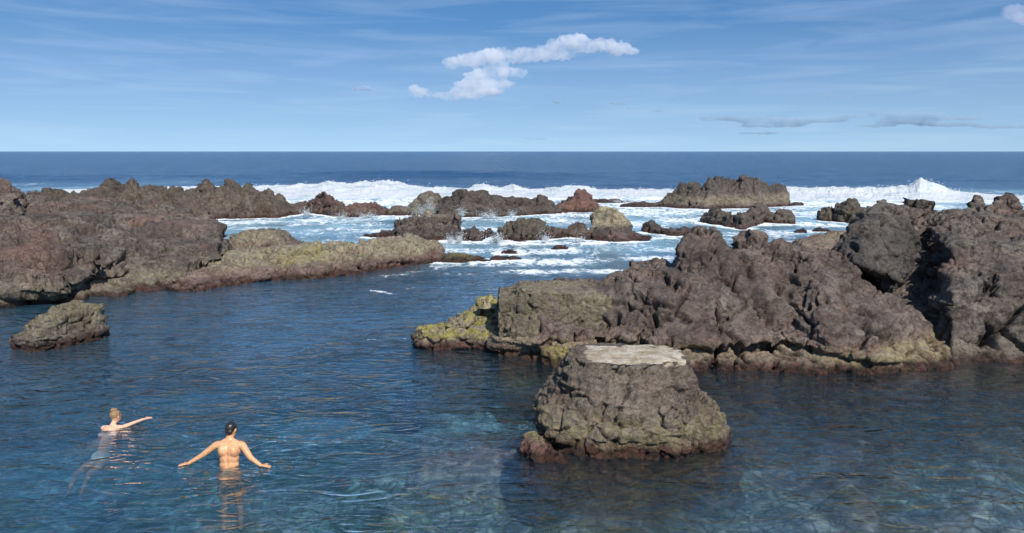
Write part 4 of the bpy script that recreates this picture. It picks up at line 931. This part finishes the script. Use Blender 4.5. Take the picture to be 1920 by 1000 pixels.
cloud('large white cumulus cloud with a raised tail end and grey underside above the horizon',
      [(850, 117, 20, 13), (880, 112, 26, 15), (915, 108, 30, 17), (945, 106, 26, 16), (975, 106, 30, 15), (1005, 100, 28, 15), (1030, 103, 24, 13), (1045, 86, 20, 14), (1062, 78, 22, 16), (1085, 82, 26, 17), (1108, 86, 24, 14), (1135, 86, 26, 13), (1160, 90, 24, 11), (1182, 96, 18, 6), (1055, 100, 22, 12),
       (895, 140, 30, 8), (930, 136, 34, 10), (965, 136, 26, 9), (880, 157, 30, 9), (915, 155, 32, 9), (945, 158, 26, 8), (855, 176, 18, 11), (880, 176, 26, 9), (915, 172, 34, 6), (848, 186, 14, 8), (783, 170, 18, 11), (800, 174, 18, 8), (820, 177, 18, 7), (838, 179, 16, 8)], 5.5, .022, 20, 3)
SMALL = 'small grey cloud scraps above the horizon'
cloud('small grey lens shaped cloud left of the large cumulus', [(672, 167, 14, 4), (686, 166, 16, 5), (698, 168, 8, 2.5)], 4.5, .045, 7, 5, SMALL, col=(.62, .70, .82))
cloud('tiny flat grey cloud just below and right of the large cumulus', [(1045, 191, 14, 3), (1062, 190, 12, 2)], 3.5, .055, 5, 7, SMALL, col=(.52, .66, .75))
cloud('thin grey cloud dash nearest the right side of the large cumulus', [(1158, 194, 20, 2.2), (1190, 204, 18, 2.5), (1235, 208, 18, 2)], 3.5, .055, 4, 9, SMALL, col=(.52, .66, .75))
cloud('thin arched cloud dash high above the long grey cloud bank', [(1555, 179, 18, 2), (1582, 182, 18, 1.8)], 3.5, .055, 3, 11, SMALL, col=(.52, .66, .75))
BANK = 'long flat cloud banks near the horizon'
cloud('long ragged grey cloud bank low over the islet', [(1330, 222, 20, 6), (1370, 222, 34, 6), (1420, 225, 44, 7), (1480, 228, 50, 7), (1540, 226, 50, 5), (1595, 218, 34, 4), (1450, 236, 60, 3), (1420, 250, 60, 1.6)], 4.5, .024, 8, 13, BANK, col=(.55, .68, .77))
cloud('smooth grey cloud bank at the far right above the lava mass', [(1660, 214, 36, 5), (1720, 217, 60, 6), (1790, 222, 60, 4), (1700, 228, 60, 5), (1640, 236, 40, 3), (1780, 234, 70, 3), (1880, 238, 60, 3), (1840, 218, 26, 1.6)], 4.5, .024, 7, 15, BANK, col=(.55, .68, .77))
cloud('pale pinkish cloud at the upper corner of the sky', [(1905, 22, 26, 14), (1930, 30, 30, 18), (1915, 38, 20, 8)], 6, .008, 14, 17, col=(1, .95, .97))
cloud('faint thin cloud strip close above the horizon in the middle', [(985, 260, 20, 1.4), (1008, 261, 22, 1.2)], 3.5, .012, 2.5, 19, SMALL, col=(.52, .66, .75))

# ------------------------------------------------------------------ people
M_SKIN = simple('tanned_skin', c4(.76, .41, .205), .42, .38, .08, (22, c4(.64, .315, .155)))  # golden tan, the skin's own colour
M_SKIN2 = simple('pale_skin', c4(.78, .45, .29), .5, .3, .08, (25, c4(.70, .38, .24)))
M_HAIR = simple('black_hair', c4(.012, .010, .009), .35, .5, 0, (60, c4(.03, .025, .02)))
M_BLOND = simple('blond_hair', c4(.36, .23, .11), .5, .4, 0, (60, c4(.20, .12, .06)))
M_SHORT = simple('dark_shorts', c4(.02, .022, .03), .8, .2, 0, (9, c4(.30, .33, .24)))
M_SUIT = simple('white_swimwear', c4(.75, .74, .70), .8, .2)
def person_mesh(parts, voxel, loc, rotz, smooth=6):
    me = remesh(parts, voxel, smooth, .5); smooth_on(me); return me
def hand(w, d, side, spread=.5, droop=-.15, palm_n=(0, 0, 1)):
    """five-fingered hand from wrist w, pointing along d"""
    w, d = Vector(w), Vector(d).normalized(); n = Vector(palm_n); s = d.cross(n).normalized() * side; n = s.cross(d).normalized() * (1 if side > 0 else -1)
    P = [capsule(w, w + d * .085, .024, .036, flat=.45, up=tuple(n))]
    for k, (o_, L) in enumerate(((-.030, .062), (-.010, .074), (.011, .078), (.031, .070))):
        b = w + d * .082 + s * o_; dd = (d + s * o_ * 5 * spread).normalized(); m_ = b + dd * L * .55; e = m_ + (dd - n * .30).normalized() * L * .5
        P += [capsule(w + d * .05 + s * o_ * .8, b, .0105, .0105), capsule(b, m_, .0100, .0092), capsule(m_, e, .0092, .0078)]
    tb = w + d * .03 + s * .026; tm = tb + (d * .6 + s * .8).normalized() * .045; te = tm + (d * .9 + s * .35).normalized() * .035
    P += [capsule(tb, tm, .0135, .012), capsule(tm, te, .012, .0095)]
    return P
def head_parts(c, tilt):
    R = Matrix.Rotation(tilt[0], 3, 'X') @ Matrix.Rotation(tilt[1], 3, 'Z')
    v = lambda x, y, z: tuple(Vector(c) + R @ Vector((x, y, z)))
    P = [ellipsoid(c, (.076, .096, .100), R), ellipsoid(v(0, .025, -.055), (.058, .070, .070), R), ellipsoid(v(0, .105, -.01), (.014, .022, .026), R),
         ellipsoid(v(0, .088, -.055), (.026, .014, .010), R), capsule(v(-.02, .085, .03), v(.02, .085, .03), .014, .014)]
    for s in (-1, 1): P += [ellipsoid(v(s * .078, .0, -.01), (.009, .020, .032), R), ellipsoid(v(s * .032, .084, .012), (.014, .010, .009), R)]
    return P, v, R

# man wading waist deep, seen from behind
mp_ = at(430, 872, 0); man = empty('person', (mp_[0], mp_[1], -.025))
tag(man, 'dark haired bare backed man standing waist deep with both arms spread over the water', 'person')
P = [ellipsoid((0, 0, -.09), (.165, .115, .12)), ellipsoid((0, .0, .03), (.148, .10, .11)), ellipsoid((0, .015, .13), (.152, .105, .13)), ellipsoid((0, .03, .24), (.175, .112, .13)),
     ellipsoid((-.085, .0, .25), (.075, .085, .11)), ellipsoid((.085, .0, .25), (.075, .085, .11)),
     capsule((-.17, .045, .325), (.17, .045, .325), .062, .062), capsule((-.10, .05, .36), (0, .065, .395), .045, .055), capsule((.10, .05, .36), (0, .065, .395), .045, .055), capsule((0, .055, .36), (.0, .10, .46), .060, .056)]
hp, hv, hR = head_parts((.012, .125, .545), (-.32, -.25)); P += hp
P += [capsule((-.205, .04, .320), (-.40, .02, .175), .056, .044), capsule((-.40, .02, .175), (-.62, .0, .046), .042, .028)]
P += hand((-.62, 0, .046), (-1, -.06, -.13), 1, .6)
P += [capsule((.205, .04, .320), (.34, -.03, .150), .056, .044), capsule((.34, -.03, .150), (.49, -.05, .042), .042, .028)]
P += hand((.49, -.05, .042), (1, -.05, -.11), -1, .5)
for s in (-1, 1):
    P += [capsule((s * .092, 0, -.14), (s * .12, .03, -.55), .090, .058), capsule((s * .12, .03, -.55), (s * .13, -.01, -.96), .056, .040), capsule((s * .13, -.02, -.99), (s * .15, .15, -1.01), .042, .032, flat=.7)]
me = person_mesh(P, .0085, None, 0)
V = get_co(me); N = get_no(me)   # spine groove and shoulder blades
back_ = sstep(-.2, -.8, N[:, 1]) * sstep(-.02, .05, V[:, 2]) * sstep(.42, .34, V[:, 2])
d = -.013 * np.exp(-(V[:, 0] / .020) ** 2) * back_ + .012 * (np.exp(-(((V[:, 0] - .085) / .045) ** 2 + ((V[:, 2] - .27) / .07) ** 2)) + np.exp(-(((V[:, 0] + .085) / .045) ** 2 + ((V[:, 2] - .27) / .07) ** 2))) * back_
set_co(me, V + N * d[:, None]); link('body', me, M_SKIN, man)
hm = remesh([ellipsoid(hv(0, -.012, .022), (.083, .098, .094), hR), ellipsoid(hv(0, -.055, -.035), (.064, .046, .055), hR)] + [capsule(hv(s * .074, .022, .02), hv(s * .076, .02, -.03), .014, .008) for s in (-1, 1)], .006, 2)
V = get_co(hm); N = get_no(hm); set_co(hm, V + N * (.006 * fbm(V / .02, 2, 5))[:, None]); smooth_on(hm); link('hair', hm, M_HAIR, man)
sh = remesh([ellipsoid((0, 0, -.10), (.176, .126, .115))] + [capsule((s * .094, 0, -.14), (s * .115, .02, -.40), .106, .098) for s in (-1, 1)], .012, 3); smooth_on(sh); link('swim_shorts', sh, M_SHORT, man)

# woman swimming, head and upper back above the water
wp_ = at(207, 803, 0); woman = empty('person', (wp_[0], wp_[1], -.065)); woman.scale = (.92, .92, .92)
tag(woman, 'fair haired woman swimming with pinned up hair and white swimwear, one arm stretched out', 'person')
B_ = lambda x, y, z: (x, y, z)
P = [ellipsoid((0, 0, .0), (.165, .13, .12)), capsule((-.15, .05, .045), (.15, .06, .055), .058, .055), capsule((0, .04, .06), (.035, .11, .17), .055, .050),
     capsule((0, -.02, -.02), (-.07, -.18, -.34), .125, .115), ellipsoid((-.09, -.24, -.42), (.165, .14, .13)),
     capsule((.165, .06, .05), (.33, .14, .105), .045, .036), capsule((.33, .14, .105), (.50, .24, .155), .034, .024),
     capsule((-.165, .05, .03), (-.25, .22, -.10), .045, .036), capsule((-.25, .22, -.10), (-.16, .40, -.14), .034, .024)]
hp, wv_, wR = head_parts((.045, .135, .262), (-.1, -.5)); P += hp
P += hand((.50, .24, .155), (.8, .42, .10), -1, .4) + hand((-.16, .40, -.14), (.6, .7, -.1), 1, .4)
for s in (-1, 1):
    P += [capsule((-.09 + s * .085, -.26, -.46), (-.26 + s * .12, -.56, -.58), .085, .055), capsule((-.26 + s * .12, -.56, -.58), (-.40 + s * .12, -.62, -.92), .052, .036), capsule((-.40 + s * .12, -.62, -.92), (-.46 + s * .12, -.58, -1.02), .034, .022)]
me = person_mesh(P, .009, None, 0); link('body', me, M_SKIN2, woman)
hm = remesh([ellipsoid(wv_(0, -.012, .026), (.086, .10, .092), wR), ellipsoid(wv_(-.01, -.04, .115), (.048, .046, .042), wR), ellipsoid(wv_(.03, -.02, .125), (.03, .03, .03), wR)], .006, 2)
V = get_co(hm); N = get_no(hm); set_co(hm, V + N * (.012 * fbm(V / .025, 2, 5))[:, None]); smooth_on(hm); link('hair', hm, M_BLOND, woman)
su = remesh([capsule((-.135, -.10, -.015), (.135, -.10, -.01), .052, .052, flat=.8), capsule((-.09, -.05, .03), (-.07, .03, .10), .018, .016), capsule((.09, -.05, .03), (.08, .03, .10), .018, .016)], .009, 2); smooth_on(su); link('bikini_top', su, M_SUIT, woman)
su = remesh([ellipsoid((-.09, -.24, -.41), (.170, .15, .14))], .012, 1); smooth_on(su); link('bikini_bottom', su, M_SUIT, woman)
